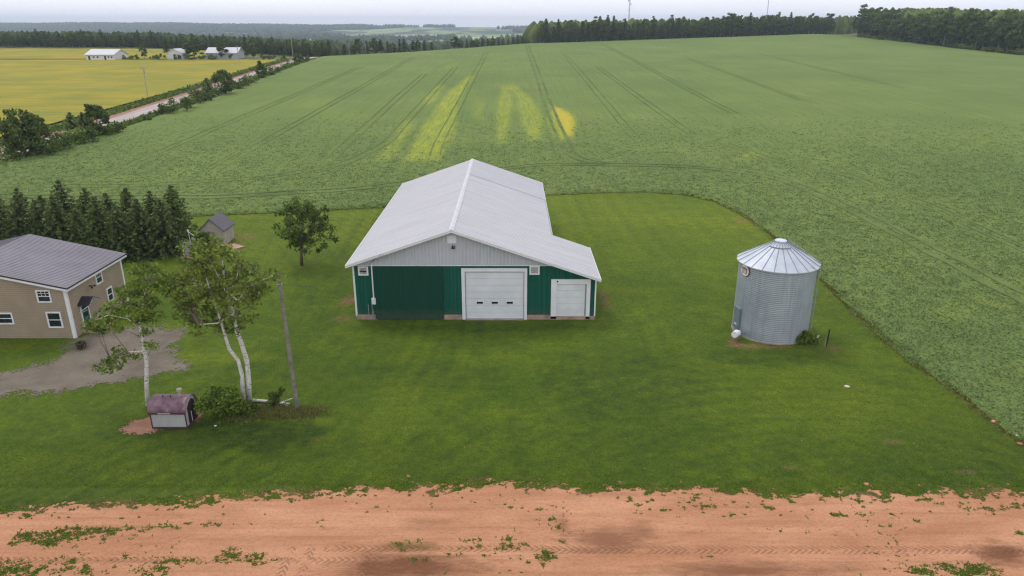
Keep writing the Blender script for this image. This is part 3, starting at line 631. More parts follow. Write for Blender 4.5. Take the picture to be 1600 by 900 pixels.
# loose turf over the whole near lawn
n = 170000; gy = 35 + 60 * rng.uniform(0, 1, n) ** 1.4; gx_ = rng.uniform(-.8, .8, n) * (gy + 6); ok = (in_lawn_side(gx_, gy) < -.3) & (gy > edge_y(gx_) + .3) & ~((gx_ > -14.2) & (gx_ < 7.6) & (gy > 60.2) & (gy < 96)) & ~((gx_ < -37) & (gy > 56) & (gy < 66)) & ~((gx_ < -20.5) & (gy > 40) & (gy < 60) & (gy < 57) & (gx_ < -22))
ok &= np.hypot(gx_ - 22.5, gy - 57.8) > 3.4
blades('turf', gx_[ok], gy[ok], .045, LEAF_G, 'short mown turf of the farmyard lawn', per=1, seed=3)
# taller rough growth along the crop edge
cpa = np.array(crop_pts[:19]); seg = np.r_[0, np.cumsum(np.hypot(*np.diff(cpa, axis=0).T))]; s = rng.uniform(0, seg[-1], 9000); ex_ = np.interp(s, seg, cpa[:, 0]) + rng.normal(size=9000) * .3 - .15; ey_ = np.interp(s, seg, cpa[:, 1]) + rng.normal(size=9000) * .22
blades('edge_weeds', ex_, ey_, .2, LEAF_R, 'long dry grass and weeds along the edge of the crop', per=2, seed=4)

# ------------------------------------------------------------------ THE BARN
def ribbed_wall(mb, x0, x1, z0f, z1f, y, pitch=.30, depth=.035, rib=.05, axis='x'):
    xs = [x0]; off = [0]; x = x0 + .1
    while x < x1 - .1:
        xs += [x - rib, x - rib * .4, x + rib * .4, x + rib]; off += [0, depth, depth, 0]; x += pitch
    xs.append(x1); off.append(0); vs = []; fs = []
    for q, o in zip(xs, off):
        p = (q, y - o) if axis == 'x' else (y + o, q)
        vs += [(*p, z0f(q)), (*p, z1f(q))]
    for i in range(len(xs) - 1): fs.append((2 * i, 2 * i + 2, 2 * i + 3, 2 * i + 1) if axis == 'x' else (2 * i, 2 * i + 1, 2 * i + 3, 2 * i + 2))
    mb.add(vs, fs)
BY, BL, BR, BM = 60.3, -14.1, 7.5, 3.55      # front plane, left wall, lean-to wall, main right wall
RX, RZ, SL = -5.25, 8.55, .345
BB, LB = 94.8, 69.3                           # back of barn, back of lean-to
def rz(x): return RZ - SL * abs(x - RX) - (.0)
barn = thing('barn', 'large green and white metal farm building with a pale gable roof and lean-to', 'barn', (-4, BY, 0))
w_ = MB(); SPZ = 5.22
top = lambda x: min(SPZ, rz(x) - .12)
ribbed_wall(w_, BL, -12.3, lambda x: .45, top, BY); ribbed_wall(w_, -6.2, -4.5, lambda x: .5, top, BY)
ribbed_wall(w_, -4.5, 1.35, lambda x: 4.9, top, BY); ribbed_wall(w_, 1.35, 3.5, lambda x: .5, top, BY); ribbed_wall(w_, 3.5, 7.0, lambda x: 3.85, top, BY); ribbed_wall(w_, 7.0, BR, lambda x: .4, top, BY)
ribbed_wall(w_, -12.3, -6.2, lambda x: 4.6, top, BY)
# side and back walls
ribbed_wall(w_, BY, BB, lambda y: .3, lambda y: rz(BL) - .1, BL, axis='y'); ribbed_wall(w_, BY, LB, lambda y: .3, lambda y: rz(BR) - .1, BR, axis='y'); ribbed_wall(w_, LB, BB, lambda y: .3, lambda y: rz(BM) - .1, BM, axis='y')
w_.box(BL + .05, BR - .05, BY + .06, BY + .12, 0, 3.9)
w_.add([(BL, BB, 0), (BM, BB, 0), (BM, BB, rz(BM) - .1), (RX, BB, RZ - .1), (BL, BB, rz(BL) - .1)], [(0, 4, 3, 2, 1)])
w_.add([(BM, LB, 0), (BR, LB, 0), (BR, LB, rz(BR) - .1), (BM, LB, rz(BM) - .1)], [(0, 3, 2, 1)])
w_.build('wall', GREEN, barn)
g_ = MB(); xa = RX - (RZ - .1 - SPZ) / SL; xb = RX + (RZ - .1 - SPZ) / SL
ribbed_wall(g_, xa, xb, lambda x: SPZ - .04, lambda x: max(SPZ - .02, rz(x) - .1), BY - .03, .3)
g_.build('gable', WHITEW, barn)
r_ = MB(); r2 = MB(); ex0 = RX - 9.35; exm = BM + .45; exl = BR + .35; y0 = BY - .6
def roof_slab(mb, xa, xb, ya, yb, th=.1, lift=0):
    pitch = .45; ysx = [ya]; off = [0.]; y = ya + .2
    while y < yb - .15: ysx += [y - .04, y - .015, y + .015, y + .04]; off += [0, .028, .028, 0]; y += pitch
    ysx.append(yb); off.append(0); vs = []; fs = []
    for q, o in zip(ysx, off): vs += [(xa, q, rz(xa) + o + lift), (xb, q, rz(xb) + o + lift), (xa, q, rz(xa) - th), (xb, q, rz(xb) - th)]
    n = len(ysx)
    for i in range(n - 1):
        a = 4 * i; b = a + 4; fs += [(a, a + 1, b + 1, b), (a + 2, b + 2, b + 3, a + 3), (a, b, b + 2, a + 2), (a + 1, a + 3, b + 3, b + 1)]
    fs += [(0, 2, 3, 1), (4 * n - 4, 4 * n - 3, 4 * n - 1, 4 * n - 2)]; mb.add(vs, fs)
roof_slab(r_, ex0, RX, y0, BB + .4); roof_slab(r_, RX, exm, y0, 85.2); roof_slab(r_, exm, exl, y0, LB + .3)
ro = r_.build('roof', ROOF, barn)
r2_ = MB(); roof_slab(r2_, RX + .12, exm + .04, 85.0, BB + .42, .1, .05); nr = r2_.build('roof_section', ROOF2, barn); tag(nr, 'newer smoother roof sheets at the far end')
rc = MB(); rc.add([(RX - .22, y0 - .02, rz(RX - .22) + .05), (RX, y0 - .02, RZ + .09), (RX + .22, y0 - .02, rz(RX + .22) + .05), (RX - .22, BB + .45, rz(RX - .22) + .05), (RX, BB + .45, RZ + .09), (RX + .22, BB + .45, rz(RX + .22) + .05)], [(0, 1, 4, 3), (1, 2, 5, 4)])
cap = rc.build('ridge_cap', simple('ridge_metal', (.52, .515, .535), .5, .08), ro)
ft = MB()
for xa_, xb_ in ((ex0, RX), (RX, exl)):
    ft.prism([(xa_, rz(xa_) + .03), (xb_, rz(xb_) + .03), (xb_, rz(xb_) - .2), (xa_, rz(xa_) - .2)], 'y', y0 - .04, y0 - .003)
    ft.prism([(xa_, rz(xa_) + .045), (xb_, rz(xb_) + .045), (xb_, rz(xb_) - .02), (xa_, rz(xa_) - .02)], 'y', y0 - .07, y0 - .043)
ft.box(ex0 - .05, ex0 - .003, y0, BB + .4, rz(ex0) - .17, rz(ex0) + .03); ft.box(exl + .003, exl + .05, y0, LB + .3, rz(exl) - .17, rz(exl) + .03); ft.box(exm + .045, exm + .08, LB + .3, BB + .4, rz(exm) - .15, rz(exm) + .05)
ft.build('fascia', TRIM, barn)
sf = MB()
for xa_, xb_ in ((ex0, RX), (RX, exl)): sf.prism([(xa_, rz(xa_) - .125), (xb_, rz(xb_) - .125), (xb_, rz(xb_) - .105), (xa_, rz(xa_) - .105)], 'y', y0, BY - .02)
sf.build('soffit', WHITEW, barn)
ct = MB(); ct.box(BL - .06, BL + .10, BY - .05, BY + .05, .35, rz(BL) - .1); ct.box(BR - .08, BR + .05, BY - .05, BY + .05, .35, rz(BR) - .1); ct.box(xa - .0, xb, BY - .075, BY - .055, SPZ - .07, SPZ + .0)
ct.build('corner_trim', TRIM, barn)
fd = MB(); fd.box(BL + .05, -12.25, BY - .08, BY + .3, -.3, .5); fd.box(-6.25, -4.5, BY - .08, BY + .3, -.3, .48); fd.box(1.35, 3.5, BY - .09, BY + .3, -.3, .46); fd.box(3.5, BR, BY - .10, BY + .3, -.3, .34)
fd.box(-4.2, 1.1, BY - .25, BY + .2, -.3, .06); fd.box(BL + .02, BL + .3, BY + .3, BB, -.3, .35); fd.build('foundation', CONC, barn)
sdr = MB(); ribbed_wall(sdr, -12.35, -6.15, lambda x: .1, lambda x: 5.16, BY - .12, .26, .018); sdr.box(-12.35, -6.15, BY - .115, BY - .07, .1, 5.14)
sdo = sdr.build('sliding_door', GREEN2, barn); tag(sdo, 'wide dark green sliding door')
gd = MB(); zb, zt = .08, 4.62; npan = 7
for i in range(npan):
    a = zb + (zt - zb) * i / npan; b = zb + (zt - zb) * (i + 1) / npan; gd.box(-4.2, 1.1, BY + .0, BY + .05, a + .02, b - .02)
    gd.box(-4.2, 1.1, BY + .04, BY + .06, b - .02, b + .02) if i < npan - 1 else None
gdo = gd.build('garage_door', DOORW, barn, bevel=.004)
for cx in (-2.9, -1.55, -.2):
    p = MB(); p.box(cx - .34, cx + .34, BY - .025, BY - .003, 1.50, 1.80); po = p.build('window', TRIM, gdo); p = MB(); p.box(cx - .28, cx + .28, BY - .035, BY - .028, 1.55, 1.75); p.build('pane', GLASS, gdo)
fr = MB(); fr.box(-4.5, -4.2, BY - .1, BY + .04, 0, 4.93); fr.box(1.1, 1.35, BY - .1, BY + .04, 0, 4.93); fr.box(-4.2, 1.1, BY - .1, BY + .04, 4.63, 4.93); fr.build('door_frame', TRIM, gdo)
jb = MB(); jb.box(-4.2, -4.13, BY - .05, BY - .003, .06, 4.62); jb.box(1.03, 1.1, BY - .05, BY - .003, .06, 4.62); jb.box(-4.13, 1.03, BY - .05, BY - .003, 4.55, 4.62); jb.build('weather_seal', GREYM, gdo)
s2 = MB(); zb, zt = .32, 3.42
for i in range(5):
    a = zb + (zt - zb) * i / 5; b = zb + (zt - zb) * (i + 1) / 5; s2.box(4.0, 6.55, BY, BY + .05, a + .018, b - .018)
    if i < 4: s2.box(4.0, 6.55, BY + .04, BY + .06, b - .018, b + .018)
s2o = s2.build('overhead_door', DOORW2, barn); tag(s2o, 'smaller white overhead door in the lean-to')
fr = MB(); fr.box(3.5, 4.0, BY - .1, BY + .04, .1, 3.9); fr.box(6.68, 7.02, BY - .1, BY + .04, .1, 3.9); fr.box(4.0, 6.68, BY - .1, BY + .04, 3.45, 3.9); fr.build('door_frame', TRIM, s2o)
p = MB(); p.box(6.55, 6.68, BY - .02, BY + .03, .3, 3.45); p.build('weather_seal', GREYM, s2o)
p = MB(); p.tube([(4.05, BY - .2, 3.72), (4.05, BY - .1, 3.72)], .07); p.build('lamp', BLACK, s2o)
for cx, cz_ in ((-13.2, 4.68), (2.0, 4.75)):
    p = MB(); a, b = .45, .42; p.box(cx - a, cx + a, BY - .09, BY - .03, cz_ - b, cz_ - b + .13); p.box(cx - a, cx + a, BY - .09, BY - .03, cz_ + b - .13, cz_ + b); p.box(cx - a, cx - a + .14, BY - .09, BY - .03, cz_ - b + .13, cz_ + b - .13); p.box(cx + a - .14, cx + a, BY - .09, BY - .03, cz_ - b + .13, cz_ + b - .13)
    wo = p.build('window', TRIM, barn); q = MB(); q.box(cx - a + .14, cx + a - .14, BY - .05, BY - .03, cz_ - b + .13, cz_ + b - .13)
    if cx < 0: q.cur = 1; q.box(cx - .3, cx + .3, BY - .06, BY - .052, cz_ - .09, cz_ + .02); q.box(cx + .02, cx + .05, BY - .06, BY - .052, cz_ - .28, cz_ - .1)
    q.build('louvre', [LOUV, GLASS], wo)
p = MB(); p.box(-5.65, -4.85, BY - .14, BY - .05, 7.25, 7.98); pv = p.build('gable_vent', DOORW, barn)
p = MB(); p.tube([(-5.2, BY - .06, 7.05), (-5.2, BY - .3, 6.98)], .035); p.tube([(-5.2, BY - .3, 7.02), (-5.2, BY - .42, 6.85)], [.06, .12]); p.tube([(-5.05, BY - .06, 7.0), (-5.05, BY - .25, 6.75)], .05); p.build('yard_light', BLACK, barn)
p = MB(); p.tube([(-12.42, BY - .12, 5.5), (-12.42, BY - .12, 2.0)], .06); p.build('conduit', TRIM, barn)
p = MB(); p.box(-12.62, -12.25, BY - .22, BY - .05, 1.55, 2.15); p.build('meter_box', DOORW, barn, bevel=.02)
for xx_, zt_ in ((-12.95, 1.5), (-12.62, 1.5), (-12.5, 1.0)):
    p = MB(); p.tube([(xx_, BY - .14, 0), (xx_, BY - .14, zt_)], .035); p.build('pipe', GREYM, barn)
p = MB(); p.tube([(-12.4, BY - .12, 5.5), (-11.9, BY - .25, 6.0), (-11.35, BY - .45, 6.4)], .03); p.tube([(-11.35, BY - .5, 6.45), (-11.15, BY - .6, 6.2)], [.07, .12]); p.tube([(-11.35, BY - .4, 6.4), (-11.0, BY - .3, 5.95)], .03); p.build('lamp_arm', GREYM, barn)

# ------------------------------------------------------------------ GRAIN BIN
BX, BYY, BR_ = 22.55, 57.85, 3.13
grain = thing('grain_bin', 'round corrugated galvanised steel grain bin with a ribbed conical roof', 'grain bin', (BX, BYY, 0))
NS = 112; zs = []; rs = []
for i in range(int(6.5 / .165) * 4 + 1): zs.append(.08 + i * .165 / 4); rs.append(BR_ + .015 * math.sin(i * math.pi / 2 + .4))
zs = np.array(zs); rs = np.array(rs); an = np.arange(NS) * 2 * math.pi / NS
V = np.stack([BX + rs[:, None] * np.cos(an), BYY + rs[:, None] * np.sin(an), np.repeat(zs[:, None], NS, 1)], -1).reshape(-1, 3)
I = np.arange(len(zs) * NS).reshape(len(zs), NS); J = np.roll(I, -1, 1); Fq = np.stack([I[:-1], J[:-1], J[1:], I[1:]], -1).reshape(-1, 4)
mesh_obj('wall', V, Fq, GALV, grain, True)
def az(a_deg): a = R(a_deg); return Vector((-math.sin(a), -math.cos(a), 0))
p = MB(); NR = 22; re, rt, ze, zt = 3.36, .42, 6.42, 8.12
for k in range(NR):
    a0 = 2 * math.pi * k / NR; a1 = 2 * math.pi * (k + 1) / NR; m0 = (a0 + a1) / 2
    def c_(a, r, z): return (BX + math.cos(a) * r, BYY + math.sin(a) * r, z)
    p.add([c_(a0, re, ze), c_(m0, re, ze - .0), c_(a1, re, ze), c_(a0, rt, zt), c_(m0, rt, zt), c_(a1, rt, zt), c_(a0, re, ze - .07), c_(m0, re, ze - .07), c_(a1, re, ze - .07)], [(0, 1, 4, 3), (1, 2, 5, 4), (6, 7, 1, 0), (7, 8, 2, 1)])
    p.add([c_(a0, BR_, 6.5), c_(a1, BR_, 6.5), c_(a1, re, ze - .07), c_(a0, re, ze - .07)], [(0, 1, 2, 3)])
    p.cur = 1; p.tube([Vector(c_(a0, re, ze + .03)), Vector(c_(a0, rt + .02, zt + .03))], .022, 4); p.cur = 0
rf = p.build('roof', [GALVR, simple('roof_seam', (.20, .23, .27), .6)], grain)
p = MB(); p.tube([(BX, BYY, 8.08), (BX, BYY, 8.2)], .48, 24); p.tube([(BX, BYY, 8.2), (BX, BYY, 8.25)], [.5, .42], 24); p.build('cap', simple('pale_cap', (.50, .54, .62), .5), rf)
p = MB()
for ad in (21, 5, 40, -20, 62):     # short lifting bars near the peak
    n0 = az(ad); t0_ = Vector((-n0.y, n0.x, 0)); r0 = 1.05; z = ze + (zt - ze) * (re - r0) / (re - rt) + .05; p.obox(Vector((BX, BYY, z)) + n0 * r0, t0_ * .22, n0 * .03, Vector((0, 0, .03)))
p.build('roof_bracket', GREYM, rf)
nrm = az(80); tg = Vector((-nrm.y, nrm.x, 0)); c0 = Vector((BX, BYY, 0)) + nrm * (BR_ + .06)
p = MB(); p.obox(c0 + Vector((0, 0, 1.45)), tg * .48, nrm * .07, Vector((0, 0, .95))); dr = p.build('access_door', simple('grey_blue_door', (.20, .245, .29), .5, .1, metal=.3), grain, bevel=.02)
p = MB(); p.obox(c0 + nrm * .08 + Vector((0, 0, .9)) - tg * .0, tg * .2, nrm * .012, Vector((0, 0, .05))); p.build('notice', TRIM, dr)
# oval maker's plate: white oval, red brown rim, two rows of marks
s0 = Vector((BX, BYY, 5.85)) + az(73) * (BR_ + .07); nn_ = az(73); tt = Vector((nn_.y, -nn_.x, 0)) * -1
def oval(a, b, off, mt, name, par):
    q = MB(); K = 28; vs = [s0 + nn_ * off + tt * a * math.cos(2 * math.pi * k / K) + Vector((0, 0, b * math.sin(2 * math.pi * k / K))) for k in range(K)]
    vs2 = [v - nn_ * .02 for v in vs]; q.add(vs + vs2, [list(range(K)), [K + i for i in range(K)][::-1]] + [(i, K + i, K + (i + 1) % K, (i + 1) % K) for i in range(K)]); return q.build(name, mt, par)
pl = oval(.60, .50, 0, simple('plate_rim', (.12, .06, .05), .6), 'plate', grain); oval(.56, .46, .008, simple('plate_white', (.72, .68, .64), .6), 'plate_face', pl)
q = MB(); lm = simple('plate_letters', (.20, .09, .08), .6)
def stroke(a, b, w=.028): a = Vector((*a, 0)); b = Vector((*b, 0)); c = (a + b) / 2; d = (b - a) / 2; L_ = d.length; d = d / L_; e = Vector((-d.y, d.x, 0)); W = lambda v: tt * v.x + Vector((0, 0, v.y)); q.obox(s0 + nn_ * .016 + W(c), W(d) * (L_ + w * .5), W(e) * w, nn_ * .004)
for k, x in enumerate((-.34, -.13, .08, .29)):
    h0, h1 = .04, .26 if k in (1, 2) else .22
    stroke((x - .06, h0), (x - .06, h1)); stroke((x - .06, h1), (x + .05, h1)) ; stroke((x - .06, (h0 + h1) / 2), (x + .04, (h0 + h1) / 2)) if k != 2 else None
    stroke((x - .06, h0), (x + .06, h0)) if k in (0, 3) else stroke((x + .05, h0), (x + .05, h1))
for k, x in enumerate((-.30, -.10, .10, .30)):
    h0, h1 = -.24, -.04
    stroke((x, h0), (x, h1)); stroke((x - .06, h1), (x + .06, h1)) if k % 2 else stroke((x, h0), (x + .09, h0))
q.build('lettering', lm, pl)
p = MB(); nl = az(-60); tl_ = Vector((-nl.y, nl.x, 0))
for s in (-.2, .2): b0 = Vector((BX, BYY, 0)) + nl * (BR_ + .22) + tl_ * s; p.tube([b0 + Vector((0, 0, .5)), b0 + Vector((0, 0, 6.55))], .025, 5)
for k in range(19): b0 = Vector((BX, BYY, .75 + k * .31)) + nl * (BR_ + .22); p.tube([b0 - tl_ * .2, b0 + tl_ * .2], .016, 4)
for k in range(4): b0 = Vector((BX, BYY, 1 + k * 1.7)) + nl * (BR_ - .02); p.tube([b0, b0 + nl * .24], .02, 4)
a_ = Vector((BX, BYY, 6.55)) + nl * (re - .05); b_ = Vector((BX, BYY, 8.25)) + nl * .6
for s in (-.18, .18): p.tube([a_ + tl_ * s + Vector((0, 0, .12)), b_ + tl_ * s + Vector((0, 0, .12))], .022, 5)
for k in range(9): c1 = a_.lerp(b_, (k + .5) / 9) + Vector((0, 0, .12)); p.tube([c1 - tl_ * .18, c1 + tl_ * .18], .015, 4)
p.build('ladder', GREYM, grain)
p = MB(); p.tube([(BX, BYY, -.2), (BX, BYY, .09)], 3.2, 48); p.build('base', CONC, grain)
p = MB(); e0 = G(1147, 530); q0 = Vector((BX, BYY, .35)) + az(66) * BR_; q1 = Vector((e0[0] + .25, e0[1], .55)); p.tube([q0, q1], .075, 8); spt = p.build('unloading_tube', GREYM, grain)
d_ = (q1 - q0).normalized(); p = MB(); p.tube([q1 - d_ * .1, q1 + d_ * .15, q1 + d_ * .72 + Vector((0, 0, -.12))], [.26, .30, .28], 14); p.build('hopper', simple('white_plastic', (.72, .73, .76), .4, .04), spt)
sh = G(1259, 537); bush_pts = np.concatenate([clump((sh[0] + dx, sh[1] + dy, h_), rr, 190, i + 50, .8) for i, (dx, dy, h_, rr) in enumerate(((-.3, 0, .5, .55), (.35, -.1, .6, .6), (.75, .1, .4, .45), (-.65, .15, .35, .4), (.1, .2, .85, .4)))])
bush_pts[:, 2] = np.abs(bush_pts[:, 2])
bs = thing('shrub', 'small round green shrub at the foot of the grain bin', 'shrub', sh); leaf_obj('foliage', bush_pts, .11, LEAF_Y, bs, 5)
p = MB()
for k in range(5): p.tube([(sh[0], sh[1], 0), (sh[0] + (k - 2) * .22, sh[1] + .05 * k, .6)], [.03, .015], 5)
p.build('stem', BARK, bs)
leaf_obj('blossom', clump((sh[0] + .8, sh[1] - .2, .75), .22, 14, 8), .07, WHITEF, bs, 6)
pp = G(1291, 541); p = MB(); p.tube([(pp[0], pp[1], -.2), (pp[0] + .06, pp[1], 1.55)], .06, 8); po = p.build('post', BLACK, origin=pp); po.name = 'marker_post'; tag(po, 'short black post standing in the lawn right of the grain bin', 'post')
pp = G(1288, 541); p = MB(); p.box(pp[0] - .03, pp[0] + .03, pp[1] - .12, pp[1] - .1, .0, .8); po = p.build('post', GREYM, origin=pp); po.name = 'wooden_stake'; tag(po, 'thin pale stake leaning beside the short black post', 'stake')

# ------------------------------------------------------------------ HOUSE
house = thing('house', 'tan two storey house with a low metal roof and white trimmed windows', 'house', (-45.6, 56.1, 0))
hx0, hx1, hy0, hy1, hez, hrz, hrx = -54., -37.25, 56.1, 65.0, 4.72, 6.55, -45.6
p = MB(); prof = [(hx0, -.1), (hx1, -.1), (hx1, hez), (hrx, hrz - .12), (hx0, hez)]; p.prism(prof, 'y', hy0, hy1); p.build('wall', LAP, house)
sl = (hrz - hez) / (hx1 - hrx); ov = .42
def hz(x): return hrz - sl * abs(x - hrx)
p = MB()
for a, b in ((hx0 - ov, hrx), (hrx, hx1 + ov)):
    p.prism([(a, hz(a) - .0), (b, hz(b) - .0), (b, hz(b) + .07), (a, hz(a) + .07)], 'y', hy0 - ov, hy1 + ov)
rfo = p.build('roof', HROOF, house)
p = MB(); y = hy0 - ov + .25
while y < hy1 + ov:
    for a, b in ((hx0 - ov, hrx), (hrx, hx1 + ov)):
        p.prism([(a, hz(a) + .072), (b, hz(b) + .072), (b, hz(b) + .098), (a, hz(a) + .098)], 'y', y - .02, y + .02)
    y += .3
p.build('roof_rib', HROOF, rfo)
p = MB()
for a, b in ((hx0 - ov, hrx), (hrx, hx1 + ov)):
    p.prism([(a, hz(a) - .24), (b, hz(b) - .24), (b, hz(b) - .004), (a, hz(a) - .004)], 'y', hy0 - ov - .0, hy0 - ov + .04)
    p.prism([(a, hz(a) - .24), (b, hz(b) - .24), (b, hz(b) - .004), (a, hz(a) - .004)], 'y', hy1 + ov - .04, hy1 + ov)
p.box(hx1 + ov - .04, hx1 + ov - .002, hy0 - ov + .05, hy1 + ov - .05, hz(hx1 + ov) - .24, hz(hx1 + ov) - .02)
p.box(hx1, hx1 + ov - .05, hy0 - ov + .05, hy1 + ov - .05, hz(hx1 + ov) - .2, hz(hx1 + ov) - .16)
p.build('fascia', TRIM, house)
p = MB()
for a, b in ((hx0 - ov, hrx), (hrx, hx1 + ov)): p.prism([(a - .01, hz(a) - .03), (b, hz(b) - .03), (b, hz(b) + .1), (a - .01, hz(a) + .1)], 'y', hy0 - ov - .03, hy0 - ov - .004)
p.box(hx1 + ov + .003, hx1 + ov + .05, hy0 - ov, hy1 + ov, hz(hx1 + ov) - .03, hz(hx1 + ov) + .08)
p.build('drip_edge', BLACK, rfo)
p = MB(); p.box(hx1 - .22, hx1 + .03, hy0 - .03, hy0 + .0, 0, hez + .02); p.box(hx1 + .002, hx1 + .03, hy0, hy0 + .18, 0, hez - .1); p.build('corner_trim', TRIM, house); p = MB(); p.box(hx1 + .002, hx1 + .03, hy1 - .2, hy1 + .02, 0, hez - .1); p.build('corner_trim', TRIM, house)
def hwin(face, c, z, wd, ht, rows=2, muntin=False):
    p = MB(); q = MB(); t = .12
    def bx(mb, a0, a1, z0, z1, d0, d1):
        if face == 'f': mb.box(a0, a1, hy0 - d1, hy0 - d0, z0, z1)
        else: mb.box(hx1 + d0, hx1 + d1, a0, a1, z0, z1)
    a, b = wd / 2, ht / 2
    bx(p, c - a, c - a + t, z - b, z + b, 0, .06); bx(p, c + a - t, c + a, z - b, z + b, 0, .06); bx(p, c - a + t, c + a - t, z + b - t, z + b, 0, .06); bx(p, c - a + t, c + a - t, z - b, z - b + t, 0, .07); bx(p, c - a + t, c + a - t, z - .03, z + .03, 0, .05)
    if muntin:
        for k in (-1, 1): bx(p, c + k * (a - t) / 3 - .015, c + k * (a - t) / 3 + .015, z + .03, z + b - t, .02, .045)
        bx(p, c - a + t, c + a - t, z + b * .45 - .015, z + b * .45 + .015, .021, .043)
    w0 = p.build('window', TRIM, house); bx(q, c - a + t, c + a - t, z - b + t, z + b - t, .0, .02); q.build('pane', GLASS, w0)
hwin('f', -39.15, 3.85, 1.2, 1.12, muntin=True); hwin('f', -38.7, 1.72, 1.25, 1.45); hwin('f', -42.85, 1.85, 1.35, 1.05); hwin('f', -47.5, 1.85, 1.3, 1.1); hwin('f', -47.0, 3.85, 1.2, 1.1, muntin=True)
hwin('s', 61.0, 3.85, 1.05, 1.2, muntin=True); hwin('s', 62.2, 1.75, .95, 1.35)
p = MB(); dy0, dy1 = 57.55, 58.5; p.box(hx1 + .0, hx1 + .05, dy0, dy1, .2, 2.35); do = p.build('door', simple('green_house_door', (.02, .10, .075), .5), house)
p = MB(); p.box(hx1 + .05, hx1 + .06, dy0 + .18, dy1 - .18, 1.3, 2.2); p.build('pane', GLASS, do)
p = MB(); p.box(hx1, hx1 + .08, dy0 - .12, dy0, .15, 2.45); p.box(hx1, hx1 + .08, dy1, dy1 + .12, .15, 2.45); p.box(hx1, hx1 + .08, dy0 - .12, dy1 + .12, 2.35, 2.5); p.box(hx1 + .052, hx1 + .07, dy0 + .15, dy1 - .15, 1.74, 1.78); p.build('door_frame', TRIM, do)
p = MB(); cy = 58.03; p.add([(hx1, cy, 3.12), (hx1 + 1.0, cy, 3.12), (hx1, cy - .85, 2.62), (hx1 + 1.0, cy - .85, 2.62), (hx1, cy + .85, 2.62), (hx1 + 1.0, cy + .85, 2.62), (hx1, cy, 3.06), (hx1 + 1.0, cy, 3.06), (hx1, cy - .85, 2.56), (hx1 + 1.0, cy - .85, 2.56), (hx1, cy + .85, 2.56), (hx1 + 1.0, cy + .85, 2.56)], [(0, 2, 3, 1), (0, 1, 5, 4), (6, 7, 9, 8), (6, 10, 11, 7), (1, 3, 9, 7), (1, 7, 11, 5), (2, 8, 9, 3), (4, 5, 11, 10)])
pr = p.build('portico_roof', simple('dark_porch_roof', (.03, .025, .035), .4), house)
p = MB(); p.tube([(hx1 + .95, cy - .8, 2.55), (hx1 + .95, cy, 3.0), (hx1 + .95, cy + .8, 2.55)], .035, 5)
for s in (-.78, .78): p.tube([(hx1 + .95, cy + s, 2.55), (hx1 + .03, cy + s, 1.9)], .04, 5)
p.build('bracket', TRIM, pr)
p = MB(); p.box(hx1 + .03, hx1 + 1.6, 57.1, 59.2, -.1, .18)
p.build('porch_step', simple('porch_boards', (.38, .24, .17), .8, .2, 4), house)
p = MB(); p.tube([(-44.6, 59.2, hz(-44.6) - .1), (-44.6, 59.2, hz(-44.6) + .75)], .17, 10); p.tube([(-44.6, 59.2, hz(-44.6) + .72), (-44.6, 59.2, hz(-44.6) + .86)], .25, 10); p.build('chimney', BLACK, rfo)
p = MB(); p.tube([(hx1 + .02, 59.35, 3.6), (hx1 + .3, 59.35, 3.6)], .05, 6); p.tube([(hx1 + .3, 59.2, 3.62), (hx1 + .42, 59.1, 3.5)], [.06, .1], 6); p.tube([(hx1 + .3, 59.5, 3.62), (hx1 + .42, 59.6, 3.5)], [.06, .1], 6); p.build('floodlight', BLACK, house)
fb = G(128, 545); fbp = clump((fb[0], fb[1], .35), .45, 260, 3, .8)
o = leaf_obj('shrub', fbp, .08, foliage('red_shrub_leaves', (.05, .02, .02), (.10, .10, .03)), seed=3, origin=fb); tag(o, 'small reddish shrub by the driveway near the house corner', 'shrub')

# ------------------------------------------------------------------ OIL TANK SHED
hs = thing('tank_shed', 'tiny cream metal shed with a curved maroon roof and stovepipe', 'shed', (-22.6, 42.1, 0))
sx0, sx1, sy0, sy1 = -23.75, -21.45, 41.35, 43.05; wz, tz = 1.28, 2.0; ym = (sy0 + sy1) / 2
def arc(off=0, n=12, flat=1.0):
    return [(ym + math.cos(math.pi * (1 - k / n)) * ((sy1 - sy0) / 2 + off), wz + math.sin(math.pi * (1 - k / n)) * (tz - wz + off * .6)) for k in range(n + 1)]
p = MB(); ribbed_wall(p, sx0, sx1, lambda x: .2, lambda x: wz, sy0, .12, .012, .02); p.box(sx0 + .02, sx1 - .02, sy0 + .01, sy1, .16, wz); p.prism(arc(-.02) , 'x', sx0 + .03, sx1 - .03); p.build('wall', CREAMW, hs)
o_, i_ = arc(.07), arc(.0); p = MB(); p.prism(o_ + i_[::-1], 'x', sx0 - .1, sx1 + .09)
rfs = p.build('roof', MROOF, hs)
p = MB(); p.box(sx0 - .1, sx1 + .09, sy0 - .10, sy0 - .072, wz - .12, wz + .02); p.box(sx0 - .02, sx0 + .05, sy0 - .03, sy0 + .03, .1, wz - .1); p.box(sx1 - .04, sx1 + .03, sy0 - .03, sy0 + .03, .1, wz - .1); p.box(sx0 - .02, sx1 + .03, sy0 - .035, sy0 + .0, .08, .19); p.box(sx1 + .0, sx1 + .03, sy0 + .03, sy1, .08, .19)
p.build('trim', MAROON, hs)
p = MB(); x = sx0 + .55
while x < sx0 + 1.35: w1 = random.uniform(.03, .06); p.box(x, x + w1, sy0 - .108, sy0 - .102, wz - .075, wz - .03 + random.uniform(0, .02)); x += w1 + .022
p.build('lettering', TRIM, hs)
